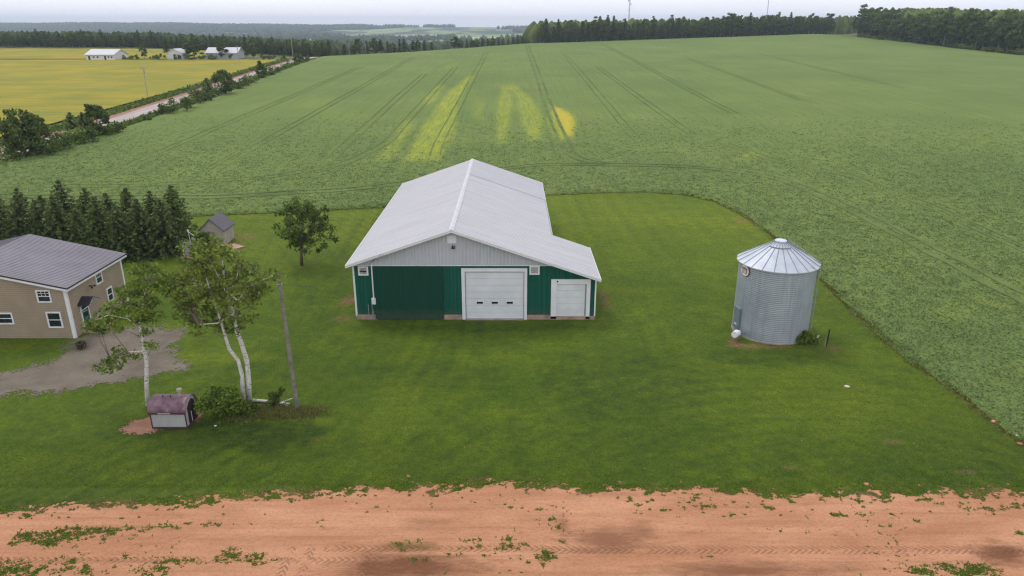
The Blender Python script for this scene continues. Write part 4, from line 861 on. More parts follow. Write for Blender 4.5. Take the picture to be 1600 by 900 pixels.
p = MB(); p.prism([(sy0 + .42, .2), (sy1 - .25, .2), (sy1 - .25, 1.45), (ym + .28, 1.72), (ym - .1, 1.62), (sy0 + .42, 1.35)], 'x', sx1 - .02, sx1 + .03); dd_ = p.build('door', simple('dark_maroon_door', (.035, .014, .018), .7), hs)
p = MB(); p.box(sx1 + .033, sx1 + .05, sy0 + .75, sy0 + .8, .2, .95); p.build('handle', TRIM, dd_)
p = MB(); cx_ = sx1 - .55; p.tube([(cx_, ym, 1.9), (cx_, ym, 2.42)], .1, 10); p.tube([(cx_, ym, 2.4), (cx_, ym, 2.56)], .17, 12); p.build('stovepipe', simple('weathered_pipe', (.34, .34, .26), .6), rfs)
for dx in (.65, 1.15): p = MB(); p.tube([(sx0 + dx, ym - .1, 1.95), (sx0 + dx, ym - .1, 2.14)], .03, 6); p.build('vent_pipe', BLACK, rfs)
p = MB()
for xx_ in (sx0 + .15, (sx0 + sx1) / 2, sx1 - .15): p.box(xx_ - .1, xx_ + .1, sy0 + .05, sy1 - .05, -.05, .17)
p.build('skid', WOODG, hs)

# ------------------------------------------------------------------ POLE, BIRCHES, LOG, BUSHES
pb = G(465, 641); pt_ = P(436, 438, pb[1] - .1)
pole = thing('utility_pole', 'tall bare grey wooden pole leaning left beside the double birch', 'pole', pb)
p = MB(); p.tube([Vector(pb) - Vector((0, 0, .3)), Vector(pb).lerp(pt_, .5), pt_], [.155, .135, .11], 12); p.build('shaft', WOODG, pole)
p = MB(); p.tube([pt_ + Vector((-.15, -.1, -.25)), pt_ + Vector((.15, -.1, -.25))], .03, 6); p.tube([pt_ + Vector((.12, 0, -.4)), pt_ + Vector((.12, 0, -.2))], .06, 6); p.build('insulator', GREYM, pole)
p = MB(); e_ = Vector((-11.35, BY - .45, 6.4)); a_ = pt_ + Vector((.12, 0, -.3)); p.tube([a_.lerp(e_, t) - Vector((0, 0, 1.1 * 4 * t * (1 - t))) for t in [k / 12 for k in range(13)]], .014, 4)
cb = p.build('service_cable', BLACK, origin=a_); tag(cb, 'thin service cable from the bare pole to the barn', 'cable')
TWIG = simple('brown_twigs', (.17, .14, .11), .9, .3)
def branchy(root, trunk_paths, clumps, mat_b, leaf, lsize, nleaf, seed, rr=(.5, .95), extra=None):
    p = MB(); tips = []
    for pts, rads in trunk_paths: p.tube(pts, rads, 9); tips += [Vector(q) for q in pts[2:]]
    p.build('trunk', mat_b, root, smooth=True)
    b = MB(); L_ = []; Vv = []
    r = np.random.default_rng(seed)
    for c in clumps:
        c = Vector(c[:3]); t = min(tips, key=lambda q: (q - c).length + max(0, q.z - c.z) * 1.5)
        m1 = t.lerp(c, .5) + Vector((r.normal() * .15, r.normal() * .15, .15)); b.tube([t, m1, c], [.04, .025, .01], 5)
        for k in range(4):
            d = Vector(r.normal(size=3)); d.normalize(); b.tube([m1.lerp(c, .6), c + d * .55], [.015, .006], 3)
        rad = r.uniform(*rr); nl_ = int(nleaf * (rad / rr[1]) ** 2)
        L_.append(clump(c, rad, nl_, int(r.integers(1e9)), .5)); 
        for k in range(3):
            d = r.normal(size=3); d /= np.linalg.norm(d); d[2] *= .5; L_.append(clump(np.array(c) + d * rad * 1.0, rad * .42, int(nl_ * .16), int(r.integers(1e9)), .7))
    b.build('branch', TWIG, root)
    Pn = np.concatenate(L_); vv_ = np.concatenate([np.full(len(q), r.uniform(.15, .85)) for q in L_]); leaf_obj('crown', Pn, lsize, leaf, root, seed, v=vv_)
# single birch
b0 = G(231, 636); Y0 = b0[1]
bt = thing('birch_tree', 'single white birch behind the tiny shed with an open leaning crown', 'tree', b0)
tp = [Vector(b0) - Vector((0, 0, .2)), P(229, 600, Y0), P(229, 560, Y0), P(223, 530, Y0 + .1), P(218, 505, Y0), P(222, 485, Y0 + .2), P(226, 462, Y0), P(230, 440, Y0 + .2)]
br1 = [P(229, 560, Y0), P(222, 549, Y0 + .3), P(200, 550, Y0 + .2), P(172, 560, Y0)]
br2 = [P(219, 515, Y0), P(200, 498, Y0 - .5), P(170, 492, Y0 - .6), P(150, 500, Y0 - .8)]
r = random.Random(5); cl_ = []
for px, py in ((228, 415), (245, 425), (215, 430), (250, 445), (232, 450), (205, 440), (195, 450), (212, 462), (240, 468), (225, 480), (198, 478), (178, 478), (160, 488), (148, 497), (168, 500), (152, 512), (185, 500), (205, 495), (225, 498), (238, 490), (160, 520), (180, 515), (230, 517), (165, 562), (150, 570), (182, 558), (175, 572), (205, 552), (232, 540), (192, 485), (215, 448), (262, 432), (190, 462), (140, 505)):
    cl_.append(P(px + r.uniform(-4, 4), py + r.uniform(-4, 4), Y0 + r.uniform(-1.3, 1.3)))
    if px > 190 and py < 500: cl_.append(P(px + r.uniform(-10, 10), py + r.uniform(-8, 8), Y0 + r.uniform(-1.5, 1.5)))
branchy(bt, [(tp, [.17, .15, .14, .12, .11, .09, .06, .03]), (br1, [.06, .05, .035, .02]), (br2, [.045, .035, .025, .012])], cl_, BIRCH, LEAF_B, .135, 95, 11, (.40, .85))
# double birch
b1 = G(386, 630); Y1 = b1[1]
bd = thing('birch_tree', 'double stemmed white birch with a broad crown left of the bare pole', 'tree', b1)
tA = [Vector(b1) + Vector((-.15, 0, -.2)), P(379, 605, Y1), P(378, 585, Y1), P(372, 563, Y1 + .1), P(358, 545, Y1), P(353, 528, Y1), P(345, 500, Y1), P(330, 460, Y1 + .2), P(318, 420, Y1)]
tB = [Vector(b1) + Vector((.12, .05, -.2)), P(389, 600, Y1 + .15), P(386, 565, Y1 + .2), P(377, 535, Y1 + .1), P(371, 520, Y1), P(365, 490, Y1), P(352, 455, Y1 - .1), P(350, 430, Y1), P(347, 405, Y1)]
tC = [P(388, 590, Y1 + .2), P(383, 578, Y1 - .1), P(384, 610, Y1 - .1)]
bA = [P(352, 455, Y1 - .1), P(372, 470, Y1 - .3), P(386, 450, Y1 - .5), P(402, 440, Y1 - .4), P(425, 432, Y1)]
bB = [P(350, 440, Y1), P(340, 430, Y1 - .6), P(334, 418, Y1 - .7)]; bC = [P(355, 462, Y1), P(368, 440, Y1 - .6), P(372, 425, Y1 - .7)]; bE = [P(365, 490, Y1), P(340, 505, Y1 - .4), P(312, 507, Y1 - .6)]
cl_ = []; tries = 0
while len(cl_) < 74:
    u, v = r.uniform(-1, 1), r.uniform(-1, 1)
    if u * u + v * v > 1: continue
    px, py = 336 + u * 74, 450 + v * 62
    if py > 500 and px < 290: continue
    cl_.append(P(px, py, Y1 + r.uniform(-2.2, 2.2) * math.sqrt(1 - .8 * (u * u + v * v))))
for px, py in ((400, 425), (415, 428), (430, 428), (437, 433), (405, 440), (395, 415), (385, 455), (400, 462), (392, 478), (378, 500), (365, 508), (350, 515), (372, 515), (340, 500), (310, 520), (380, 420), (300, 385), (330, 380), (350, 388), (283, 405), (275, 430), (268, 455), (288, 480), (300, 500)): cl_.append(P(px, py, Y1 + r.uniform(-1.2, 1.2)))
branchy(bd, [(tA, [.15, .15, .14, .13, .12, .11, .09, .06, .03]), (tB, [.18, .17, .16, .15, .13, .11, .08, .06, .03]), (bA, [.06, .05, .04, .03, .015]), (bB, [.05, .04, .02]), (bC, [.05, .04, .02]), (bE, [.06, .045, .03])], cl_, BIRCH, LEAF_B, .135, 85, 12, (.40, .95))
# fallen birch log
la, lb = G(396, 630), G(453, 634); p = MB()
p.tube([Vector(la) + Vector((0, 0, .14)), Vector(la).lerp(Vector(lb), .5) + Vector((0, .1, .12)), Vector(lb) + Vector((0, 0, .12))], [.12, .1, .07], 8); m_ = Vector(la).lerp(Vector(lb), .72)
p.tube([m_ + Vector((0, 0, .1)), Vector(lb) + Vector((.1, .45, .35))], [.05, .02], 6); p.tube([m_ + Vector((.2, 0, .1)), Vector(lb) + Vector((.1, -.4, .15))], [.045, .02], 6)
lo = p.build('fallen_log', BIRCH, origin=la, smooth=True); tag(lo, 'fallen white birch log lying between the birch and the bare pole', 'log')
def bush(name, px, py, wd, ht, label, leaf, n=9, nl=260, size=.1, seed=1, cat='bush', stem=True, at_=None, group=None):
    g = at_ or G(px, py); t = thing(name, label, cat, g, group); r = np.random.default_rng(seed); L_ = []
    for i in range(n): L_.append(clump((g[0] + r.uniform(-.5, .5) * wd * .8, g[1] + r.uniform(-.5, .5) * wd * .6, g[2] + r.uniform(.2, .8) * ht), wd * .24 * r.uniform(.7, 1.3), nl, int(r.integers(1e9)), .8))
    Pn = np.concatenate(L_); Pn[:, 2] = np.maximum(Pn[:, 2], g[2] + .05); leaf_obj('foliage', Pn, size, leaf, t, seed)
    if stem:
        p = MB()
        for k in range(5): p.tube([(g[0] + .05 * k, g[1], g[2] - .1), (g[0] + r.uniform(-.35, .35) * wd, g[1] + r.uniform(-.3, .3) * wd, g[2] + ht * .7)], [.035, .012], 5)
        p.build('stem', BARK, t)
    return t
bush('bush', 350, 648, 2.9, 2.1, 'leafy green bush left of the double birch foot', LEAF_Y, 14, 300, .1, 21)
bush('bush', 430, 634, 1.3, 1.6, 'thin upright bush behind the fallen birch log', LEAF_M, 7, 130, .09, 22)
bush('bush', 385, 648, 1.6, .7, 'low dark scrub in front of the double birch', LEAF_M, 9, 200, .08, 23)
wx = []; 
for px, py, s, n_ in ((430, 645, .9, 500), (460, 650, .7, 300), (405, 650, .8, 400), (480, 645, .7, 200), (375, 652, .6, 200)):
    g = G(px, py); wx.append(np.c_[g[0] + rng.normal(size=n_) * s, g[1] + rng.normal(size=n_) * .35])
wx = np.concatenate(wx); blades('rank_grass', wx[:, 0], wx[:, 1], .22, LEAF_R, 'tall unmown grass around the birch foot and pole', per=3, seed=6)
# maple
mt_ = G(471, 415); tr = thing('maple_tree', 'round leafy tree standing alone left of the barn', 'tree', mt_)
p = MB(); gx0, gy0, gz0 = mt_; p.tube([(gx0, gy0, gz0 - .2), (gx0 + .1, gy0, 1.4), (gx0 + .3, gy0, 3), (gx0 + .7, gy0, 5)], [.2, .16, .13, .05], 9)
for k in range(9):
    a = k * 2.4; p.tube([(gx0 + .15, gy0, 1.6 + k * .25), (gx0 + .6 + math.cos(a) * 1.1, gy0 + math.sin(a) * 1.1, 2.9 + k * .3), (gx0 + .8 + math.cos(a) * 2.2, gy0 + math.sin(a) * 2.2, 3.7 + k * .35)], [.07, .05, .02], 6)
p.build('trunk', BARK, tr, smooth=True)
Pn, _ = crown_pts((gx0 + .75, gy0, 4.75), 2.9, 2.8, 74, 52, 33, .24, -.95); ex__ = [clump((gx0 + .75 + a, gy0 + b, c), d, 46, 90 + i) for i, (a, b, c, d) in enumerate(((2.7, .3, 3.4, .7), (3.1, -.4, 4.4, .6), (2.2, -.8, 2.6, .5), (-1.6, .2, 6.6, .6), (-2.7, .3, 5.9, .55), (-2.9, -.3, 4.6, .6), (.2, -.9, 2.0, .55), (1.2, .6, 1.7, .4), (2.4, .2, 6.4, .6), (-.6, .1, 7.6, .5), (3.3, .2, 3.0, .4), (-1.4, -.6, 2.6, .6)))]; Pn = np.concatenate([Pn] + ex__); leaf_obj('crown', Pn, .16, LEAF_M, tr, 33, v=np.concatenate([np.repeat(np.random.default_rng(4).uniform(.1, .85, 74), 52), np.repeat(np.random.default_rng(5).uniform(.2, .8, 12), 46)]))

# ------------------------------------------------------------------ SPRUCE WINDBREAK
protos = []
for i in range(4):
    h_, rb_ = 6.3 + .35 * i, 2.6 + .12 * i
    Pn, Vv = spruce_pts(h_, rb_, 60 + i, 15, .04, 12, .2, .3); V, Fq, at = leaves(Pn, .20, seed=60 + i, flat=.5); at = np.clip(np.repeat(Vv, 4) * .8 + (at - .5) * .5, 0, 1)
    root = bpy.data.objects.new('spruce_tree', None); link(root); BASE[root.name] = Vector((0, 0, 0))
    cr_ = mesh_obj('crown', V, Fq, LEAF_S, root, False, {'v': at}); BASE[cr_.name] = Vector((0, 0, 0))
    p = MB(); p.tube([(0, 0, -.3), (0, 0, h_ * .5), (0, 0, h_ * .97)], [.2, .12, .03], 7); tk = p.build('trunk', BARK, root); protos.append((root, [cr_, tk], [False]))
ORD = ['first', 'second', 'third', 'fourth', 'fifth', 'sixth', 'seventh', 'eighth', 'ninth', 'tenth', 'eleventh', 'twelfth']
fr_spots = [(262, 398), (228, 400), (196, 404), (165, 402), (134, 400), (104, 398), (74, 396), (42, 396), (10, 396), (-24, 396)]
bk_spots = [(278, 384), (246, 378), (210, 376), (178, 377), (146, 376), (112, 375), (78, 375), (44, 374), (10, 374), (-25, 374)]
kk = 0
for row, spots in (('front', fr_spots), ('back', bk_spots)):
    for i, (px, py) in enumerate(spots):
        root, ch, used = protos[kk % 4]; g = G(px, py)
        if used[0]:
            r2 = root.copy(); link(r2)
            for c_ in ch: d = c_.copy(); link(d, r2)
        else: r2 = root; used[0] = True
        r2.location = g; s = [0.98, 1.05, .93, 1.0, .9, 1.08, .95][kk % 7] * (.93 if i else 1.02); r2.scale = (s * .95, s * .95, s); r2.rotation_euler = (R(r.uniform(-2, 2)), R(r.uniform(-2, 2)), kk * 1.7)
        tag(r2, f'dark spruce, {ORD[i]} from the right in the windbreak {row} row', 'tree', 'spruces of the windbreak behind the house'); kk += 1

# ------------------------------------------------------------------ GARDEN SHED CORNER
gs = G(334, 384); gsh = thing('garden_shed', 'small garden shed with a dark shingled gable roof beyond the double birch', 'shed', gs)
x0, x1, y0_, y1_ = gs[0] - 1.4, gs[0] + 1.35, gs[1], gs[1] + 3.2; e = 2.1; xm = (x0 + x1) / 2
p = MB(); p.prism([(x0, 0), (x1, 0), (x1, e), (xm, e + 1.3), (x0, e)], 'y', y0_, y1_); p.build('wall', GSHW, gsh)
p = MB(); p.prism([(x0 - .2, e - .18), (x0 - .2, e - .06), (xm, e + 1.45), (xm, e + 1.32)], 'y', y0_ - .2, y1_ + .2); p.prism([(x1 + .2, e - .18), (xm, e + 1.32), (xm, e + 1.45), (x1 + .2, e - .06)], 'y', y0_ - .2, y1_ + .2); p.build('roof', GSHED, gsh)
p = MB(); p.box(xm - .4, xm + .4, y0_ - .03, y0_ - .003, .1, 1.9); p.build('door', simple('shed_door', (.25, .22, .18), .7), gsh)
p = MB(); a = G(340, 398); b = G(383, 387); c = G(366, 382); d = G(345, 385); p.prism([(a[0], a[1]), (b[0], b[1]), (c[0], c[1]), (d[0], d[1])], 'z', -.05, .3); po = p.build('deck', PAVER, origin=a); tag(po, 'low pinkish red deck in front of the garden shed', 'deck')
a = G(293, 404); ga = thing('garden_swing', 'grey board panel between white posts on a small red slab', 'swing', a)
p = MB(); p.box(a[0] - .85, a[0] + 1.0, a[1] - .1, a[1] + 1.5, -.05, .22); p.build('slab', PAVER, ga)
for s in (-.65, .65): p = MB(); p.box(a[0] + s - .06, a[0] + s + .06, a[1] + .6, a[1] + .72, .22, 2.0); p.build('post', TRIM, ga)
p = MB(); p.box(a[0] - .58, a[0] + .58, a[1] + .64, a[1] + .68, .35, 1.9); p.build('panel', LOUV, ga)
p = MB(); p.tube([(a[0] + .2, a[1] + 1.1, .2), (a[0] + .05, a[1] + 1.1, 3.1)], .035, 6); p.tube([(a[0] + .05, a[1] + 1.1, 3.0), (a[0] + .7, a[1] + 1.1, 2.4), (a[0] + .3, a[1] + 1.1, 2.2)], .03, 6); p.tube([(a[0] + .4, a[1] + 1.1, 2.1), (a[0] + 1.1, a[1] + 1.1, 2.1)], .03, 6); p.tube([(a[0] + .03, a[1] + 1.1, 2.95), (a[0] + .03, a[1] + 1.1, 3.2)], .09, 8); p.build('hook_pole', TRIM, ga)
g = G(275, 390); um = thing('patio_umbrella', 'folded grey and white garden umbrella beside the spruces', 'umbrella', g)
p = MB(); p.tube([(g[0], g[1], 0), (g[0], g[1], 2.0)], .03, 6); p.build('pole', TRIM, um)
p = MB()
for k in range(7): an_ = k * .9; p.tube([(g[0], g[1], 2.05), (g[0] + .45 * math.cos(an_), g[1] + .4 * math.sin(an_), 1.6), (g[0] + .45 * math.cos(an_), g[1] + .42 * math.sin(an_), .7)], [.05, .16, .05], 6)
p.build('canopy', simple('grey_canvas', (.42, .43, .48), .8, .35, 3), um, smooth=True)
g = G(320, 405); t = thing('juniper_tree', 'bushy dark green small tree in front of the garden shed', 'tree', g)
Pn, _ = crown_pts((g[0], g[1], 2.0), 1.5, 1.9, 34, 150, 71, .3, -1); leaf_obj('crown', Pn, .12, LEAF_M, t, 71); p = MB(); p.tube([(g[0], g[1], -.1), (g[0], g[1], 2.5)], [.12, .04], 7); p.build('trunk', BARK, t)

# ------------------------------------------------------------------ ROCKS
for px, py, rr, mt2, lb_ in ((1323, 607, .17, simple('pale_stone', (.55, .45, .42), .9), 'pale flat stone lying on the lawn below the grain bin'), (1553, 660, .17, simple('orange_stone', (.55, .25, .17), .9), 'orange stone at the crop edge, upper of the two orange ones'), (1593, 698, .17, SOIL, 'orange stone at the right edge, lower of the two orange ones'), (1588, 684, .12, TRIM, 'white stone just above the lower orange stone'), (1574, 669, .1, TRIM, 'tiny pale stone between the orange stones'), (337, 668, .07, TRIM, 'tiny white object on the dark grass right of the tank shed')):
    g = G(px, py); rr_ = random.Random(px); vs = []; fs = []; n1 = 8; n2 = 5
    for i in range(n2):
        th = math.pi * (i + .5) / n2
        for k in range(n1): f = rr * rr_.uniform(.75, 1.2); vs.append((g[0] + f * 1.3 * math.sin(th) * math.cos(2 * math.pi * k / n1), g[1] + f * math.sin(th) * math.sin(2 * math.pi * k / n1), g[2] + .02 + f * .55 * math.cos(th) + rr * .2))
    for i in range(n2 - 1):
        for k in range(n1): fs.append((i * n1 + k, (i + 1) * n1 + k, (i + 1) * n1 + (k + 1) % n1, i * n1 + (k + 1) % n1))
    fs += [list(range(n1)), [(n2 - 1) * n1 + k for k in range(n1)][::-1]]
    q = MB(); q.add(vs, fs); tag(q.build('stone', mt2, origin=g, smooth=True), lb_, 'stone')

# ------------------------------------------------------------------ ROADSIDE HEDGE
def hedge_tree(px, py, h, w_, kind, label, seed):
    g = G(px, py)
    if kind == 'c':
        t = thing('spruce_tree', label, 'tree', g); Pn, Vv = spruce_pts(h, w_ / 2, seed, 14, .03, 10, .4); Pn = Pn + np.array(g); leaf_obj('crown', Pn, .34, LEAF_S, t, seed, v=Vv)
    else:
        t = thing('roadside_tree', label, 'tree', g); Pn, _ = crown_pts((g[0], g[1], g[2] + h * .52), w_ / 2, h * .48, 40, 60, seed, .3, -1); leaf_obj('crown', Pn, .32, LEAF_M, t, seed)
    p = MB(); p.tube([(g[0], g[1], g[2] - .3), (g[0], g[1], g[2] + h * .8)], [.2, .06], 6); p.build('trunk', BARK, t)
hedge_tree(40, 246, 9.6, 8, 'd', 'tall dark roadside tree at the far left of the hedgerow', 101)
hedge_tree(62, 240, 8, 6, 'd', 'bushy roadside tree just right of the tallest one at far left', 102)
hedge_tree(117, 220, 5.6, 4.0, 'c', 'small pointed spruce by the road, left one of the two', 103)
hedge_tree(135, 216, 5.2, 4.2, 'c', 'small pointed spruce by the road, right one of the two', 104)
hedge_tree(156, 214, 7.4, 5.4, 'd', 'dark rounded roadside tree right of the two small spruces', 105)
hedge_tree(352, 148, 8.6, 7.6, 'd', 'largest dark rounded tree in the middle of the roadside hedge', 106)
hedge_tree(326, 153, 5.6, 4.6, 'c', 'slim roadside evergreen left of the largest hedge tree', 107)
hedge_tree(409, 123, 6.4, 4.6, 'd', 'narrow dark tree near the far end of the roadside hedge', 108)
hedge_tree(467, 99, 4.6, 5.2, 'd', 'last small dark tree of the hedge near the crest', 109)
nb = 0
hp = [(20, 248, 5, 3), (75, 244, 6, 4.2), (95, 236, 5.5, 4), (118, 228, 5, 3.4), (140, 224, 5.5, 3.6), (175, 210, 4.5, 3), (165, 214, 4, 2.4), (262, 180, 4.6, 3.0), (280, 177, 5.6, 4.4), (295, 171, 4.5, 3.2), (308, 163, 5, 4.4), (318, 160, 4.2, 3.2), (335, 150, 5, 3.6), (368, 141, 5.5, 3.8), (380, 136, 5.5, 3.8), (392, 131, 5, 3.2), (418, 119, 5.5, 3.2), (428, 115, 5, 2.6), (446, 107, 5, 2.2), (457, 103, 5, 2.4), (478, 96, 4.5, 2.2), (190, 203, 2.5, 1.4), (232, 190, 2.4, 1.1)]
hp_lab = ['first', 'second', 'third', 'fourth', 'fifth', 'sixth', 'seventh', 'eighth', 'ninth', 'tenth', 'eleventh', 'twelfth', 'thirteenth', 'fourteenth', 'fifteenth', 'sixteenth', 'seventeenth', 'eighteenth', 'nineteenth', 'twentieth', 'twenty-first', 'twenty-second', 'twenty-third']
order = sorted(range(len(hp)), key=lambda i: hp[i][0])
for rank, i in enumerate(order):
    px, py, wd, ht = hp[i]
    bush('bush', px, py, wd, ht, f'green bush of the hedge along the country road, {hp_lab[rank]} from the left', LEAF_M if i % 3 else LEAF_Y, 10, 46, .3, 200 + i, stem=False, group='bushes of the roadside hedge')
# pink-white blossom patch
g = G(92, 226); leafb = leaf_obj('wild_roses', np.concatenate([clump((g[0] + k * 1.1, g[1] + k * 1.2, g[2] + 2.2), 1.0, 30, 400 + k) for k in range(4)]), .18, simple('pale_pink_petals', (.62, .45, .42), .8), seed=9, origin=g); tag(leafb, 'pale pink wild rose blossoms in the roadside hedge', 'flowers', kind='stuff')
# verge weeds on both sides of the road
n = 9000; vy = rng.uniform(125, 380, n); vx = np.where(rng.uniform(0, 1, n) < .5, np.interp(vy, [p_[1] for p_ in road_c], [p_[0] for p_ in road_c]) + rng.uniform(3.8, 7.5, n), np.interp(vy, [p_[1] for p_ in road_c], [p_[0] for p_ in road_c]) - rng.uniform(5.2, 10, n))
LEAF_V = foliage('verge_plants', (.05, .09, .014), (.15, .20, .03))
o = leaf_obj('verge_growth', np.c_[vx, vy, T(vx, vy) + .1 + .35 * rng.uniform(0, 1, n) ** 2 * 2], .42, LEAF_V, seed=13); tag(o, 'rough green weeds on the verges of the country road', kind='stuff')

# ------------------------------------------------------------------ WOODS
def proto_mesh(kind, i):
    r = np.random.default_rng(900 + i * 7 + (0 if kind == 'c' else 50))
    if kind == 'c':
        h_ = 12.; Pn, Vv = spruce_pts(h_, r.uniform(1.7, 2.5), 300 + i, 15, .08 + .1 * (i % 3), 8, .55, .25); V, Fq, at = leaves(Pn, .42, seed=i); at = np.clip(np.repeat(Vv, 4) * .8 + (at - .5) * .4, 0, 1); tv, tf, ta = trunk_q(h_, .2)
        o = merged_tree('spruce_tree', [(V, Fq, at, LEAF_C), (tv, tf, ta, BARK)])
    else:
        h_ = 12.; Pn, _ = crown_pts((0, 0, 6.6), 2.7 + .3 * (i % 3), 5.4, 42, 44, 320 + i, .33, -1); V, Fq, at = leaves(Pn, .40, seed=i); tv, tf, ta = trunk_q(h_ * .8, .2, .5)
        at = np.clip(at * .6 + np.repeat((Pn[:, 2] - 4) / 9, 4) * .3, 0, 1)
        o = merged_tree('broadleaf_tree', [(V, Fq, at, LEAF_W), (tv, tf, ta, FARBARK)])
    return o
PC = [proto_mesh('c', i) for i in range(5)]; PD = [proto_mesh('d', i) for i in range(6)]
usedp = set()
def plant(kind, i, x, y, h, wsc, label, group):
    pr_ = (PC if kind == 'c' else PD); pr_ = pr_[i % len(pr_)]
    if pr_.name in usedp: o = pr_.copy(); link(o)
    else: o = pr_; usedp.add(pr_.name)
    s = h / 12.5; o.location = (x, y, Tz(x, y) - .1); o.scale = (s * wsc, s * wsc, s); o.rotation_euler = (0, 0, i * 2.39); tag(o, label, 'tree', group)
r = random.Random(3); cnt = 0
def woods(pts, hfun, pc, lab, grp, wsc=1.0):
    global cnt
    for x, y in pts:
        k = 'c' if r.random() < (pc(x, y) if callable(pc) else pc) else 'd'
        plant(k, cnt, x, y, hfun(x, y) * r.uniform(.72, 1.16), wsc * r.uniform(.85, 1.25), lab[0 if k == 'c' else 1], grp); cnt += 1
# right wood: two rows along X ~ 284..
pts = []
y = 400.
while y < 625: pts.append((283 + r.uniform(-3, 3) + 3 * math.sin(y / 30), y + r.uniform(-2, 2))); pts.append((292 + r.uniform(-4, 4), y + r.uniform(-3, 3))); y += 5.2
x = 290.
while x < 330: pts.append((x, 632 + r.uniform(-4, 4))); x += 6
woods(pts, lambda x, y: 20 + 2.0 * math.sin(y / 23.), .12, ('dark spruce of the dense wood along the right edge of the field', 'leafy tree of the dense wood along the right edge of the field'), 'trees of the dense right hand wood', 1.15)
# middle wood along the crest
pts = []
x = 20.
while x < 300:
    yb = crest(x) - 22 + (8 if x > 240 else 0)
    pts.append((x + r.uniform(-1.5, 1.5), yb + 24 + r.uniform(-3, 3))); pts.append((x + r.uniform(-2, 2), yb + 34 + r.uniform(-4, 4))); x += 4.6
woods(pts, lambda x, y: 15.5 + .9 * math.sin(x / 9.) + (1.5 if x > 160 else 0), lambda x, y: .5 if x < 90 else .25, ('pointed spruce of the wood behind the middle of the crest', 'leafy tree of the wood behind the middle of the crest'), 'trees of the wood behind the crest')
# conifer belt beyond the crest, left of middle
pts = []
x = -100.
while x < 18:
    yb = crest(x) + 40 + (x + 100) * .1; big_ = -52 < x < -40 or x > -38
    if x < -50 or x > -42: pts.append((x, yb + r.uniform(-6, 10)))
    x += 3.6
woods(pts, lambda x, y: (9.5 if x < -60 else 7.0) + (1.6 if -45 < x < -20 else 0), .6, ('spruce of the thin belt just beyond the crest', 'leafy tree of the thin belt just beyond the crest'), 'trees of the belt beyond the crest', 1.3)
# left forest behind the yellow field
pts = []
x = -345.
while x < -104:
    yb = 486 if x < -165 else 452 - max(0, x + 150) * .45
    pts.append((x + r.uniform(-2, 2), yb + r.uniform(-4, 4))); pts.append((x + r.uniform(-2, 2), yb + 12 + r.uniform(-4, 4))); x += 4.6
woods(pts, lambda x, y: 9.2 + (.6 if x < -220 else 0), .45, ('spruce of the forest behind the yellow field', 'leafy tree of the forest behind the yellow field'), 'trees of the forest behind the yellow field', 1.05)
# scrub along the foot of the right wood
ns = 0; yb = 392.
while yb < 612:
    g = (279 + 2 * math.sin(yb / 19.) + r.uniform(-2.5, 1.5), yb, 0); z = Tz(g[0], g[1]); t = thing('bush', 'rounded bush in the scrub at the foot of the right hand wood', 'bush', (g[0], g[1], z), 'scrub bushes at the foot of the right hand wood')
    rr = r.uniform(1.6, 3.0); Pn = np.concatenate([clump((g[0] + r.uniform(-1.5, 1.5), g[1] + r.uniform(-1.5, 1.5), z + rr * .6), rr * .8, 90, 5000 + ns * 5 + q) for q in range(3)]); Pn[:, 2] = np.maximum(Pn[:, 2], z + .1)
    leaf_obj('foliage', Pn, .38, LEAF_Y if ns % 3 == 0 else LEAF_M, t, 700 + ns); ns += 1; yb += r.uniform(4.5, 8)
# single trees near the far farmhouses
for px, py, h, wsc, kind, lb_ in ((226, 92, 8.5, .9, 'd', 'slim pale green tree between the two white farm buildings'), (305, 92, 11.5, 2.0, 'd', 'broad rounded tree right of the small white gabled house'), (349, 91, 9.5, 1.4, 'd', 'round tree in front of the long pale roof'), (396, 91, 8.5, 1.2, 'd', 'leafy tree right of the long pale roof'), (262, 89, 9.5, 1.0, 'c', 'dark tree behind the left corner of the white gabled house'), (385, 88, 11, 1.0, 'c', 'dark spruce right of the long pale roof')):
    g = G(px, py); plant(kind, cnt, g[0], g[1], h, wsc, lb_, None); cnt += 1
k_ = 0
for px in (194, 205, 214, 240, 247, 254, 278, 290, 298, 316, 330, 336, 362, 410, 418, 427, 443):
    g = G(px, 93.5); t = bush('bush', 0, 0, 3.2, 2.2 + (px % 3) * .5, f'small dark bush in the far farmyard row, {hp_lab[k_]} from the left', LEAF_M, 5, 40, .3, 800 + px, stem=False, at_=g, group='bushes in front of the far farmhouses'); k_ += 1

# distant woodland masses: thousands of small crowns, uncountable
def woodland(name, label, n, gen, h, seed, mt=None):
    r = np.random.default_rng(seed); x, y = gen(r, n); n = len(x); z = T(x, y); hh = h * r.uniform(.6, 1.25, n) * (1 + .0 * y); w_ = hh * r.uniform(.3, .55, n)
    K = 6; a = np.arange(K) * 2 * math.pi / K; ca, sa = np.cos(a), np.sin(a)
    rings = [(.02, .7), (.4, 1.0), (.75, .6), (1.0, .08)]; V = []
    for f, rr in rings:
        jit = r.uniform(.75, 1.25, (n, K)); V.append(np.stack([x[:, None] + ca * (w_ * rr)[:, None] * jit, y[:, None] + sa * (w_ * rr)[:, None] * jit, np.repeat((z + hh * f)[:, None], K, 1)], -1))
    V = np.stack(V, 1).reshape(-1, 3); base = np.arange(n)[:, None, None] * (4 * K); i = np.arange(3)[None, :, None] * K; k = np.arange(K)[None, None, :]; k2 = (k + 1) % K
    Fq = np.stack([base + i + k, base + i + k2, base + i + K + k2, base + i + K + k], -1).reshape(-1, 4); at = np.repeat(r.uniform(0, 1, n), 4 * K)
    o = mesh_obj(name, V, Fq, mt or LEAF_C, None, False, {'v': at}); tag(o, label, kind='stuff')
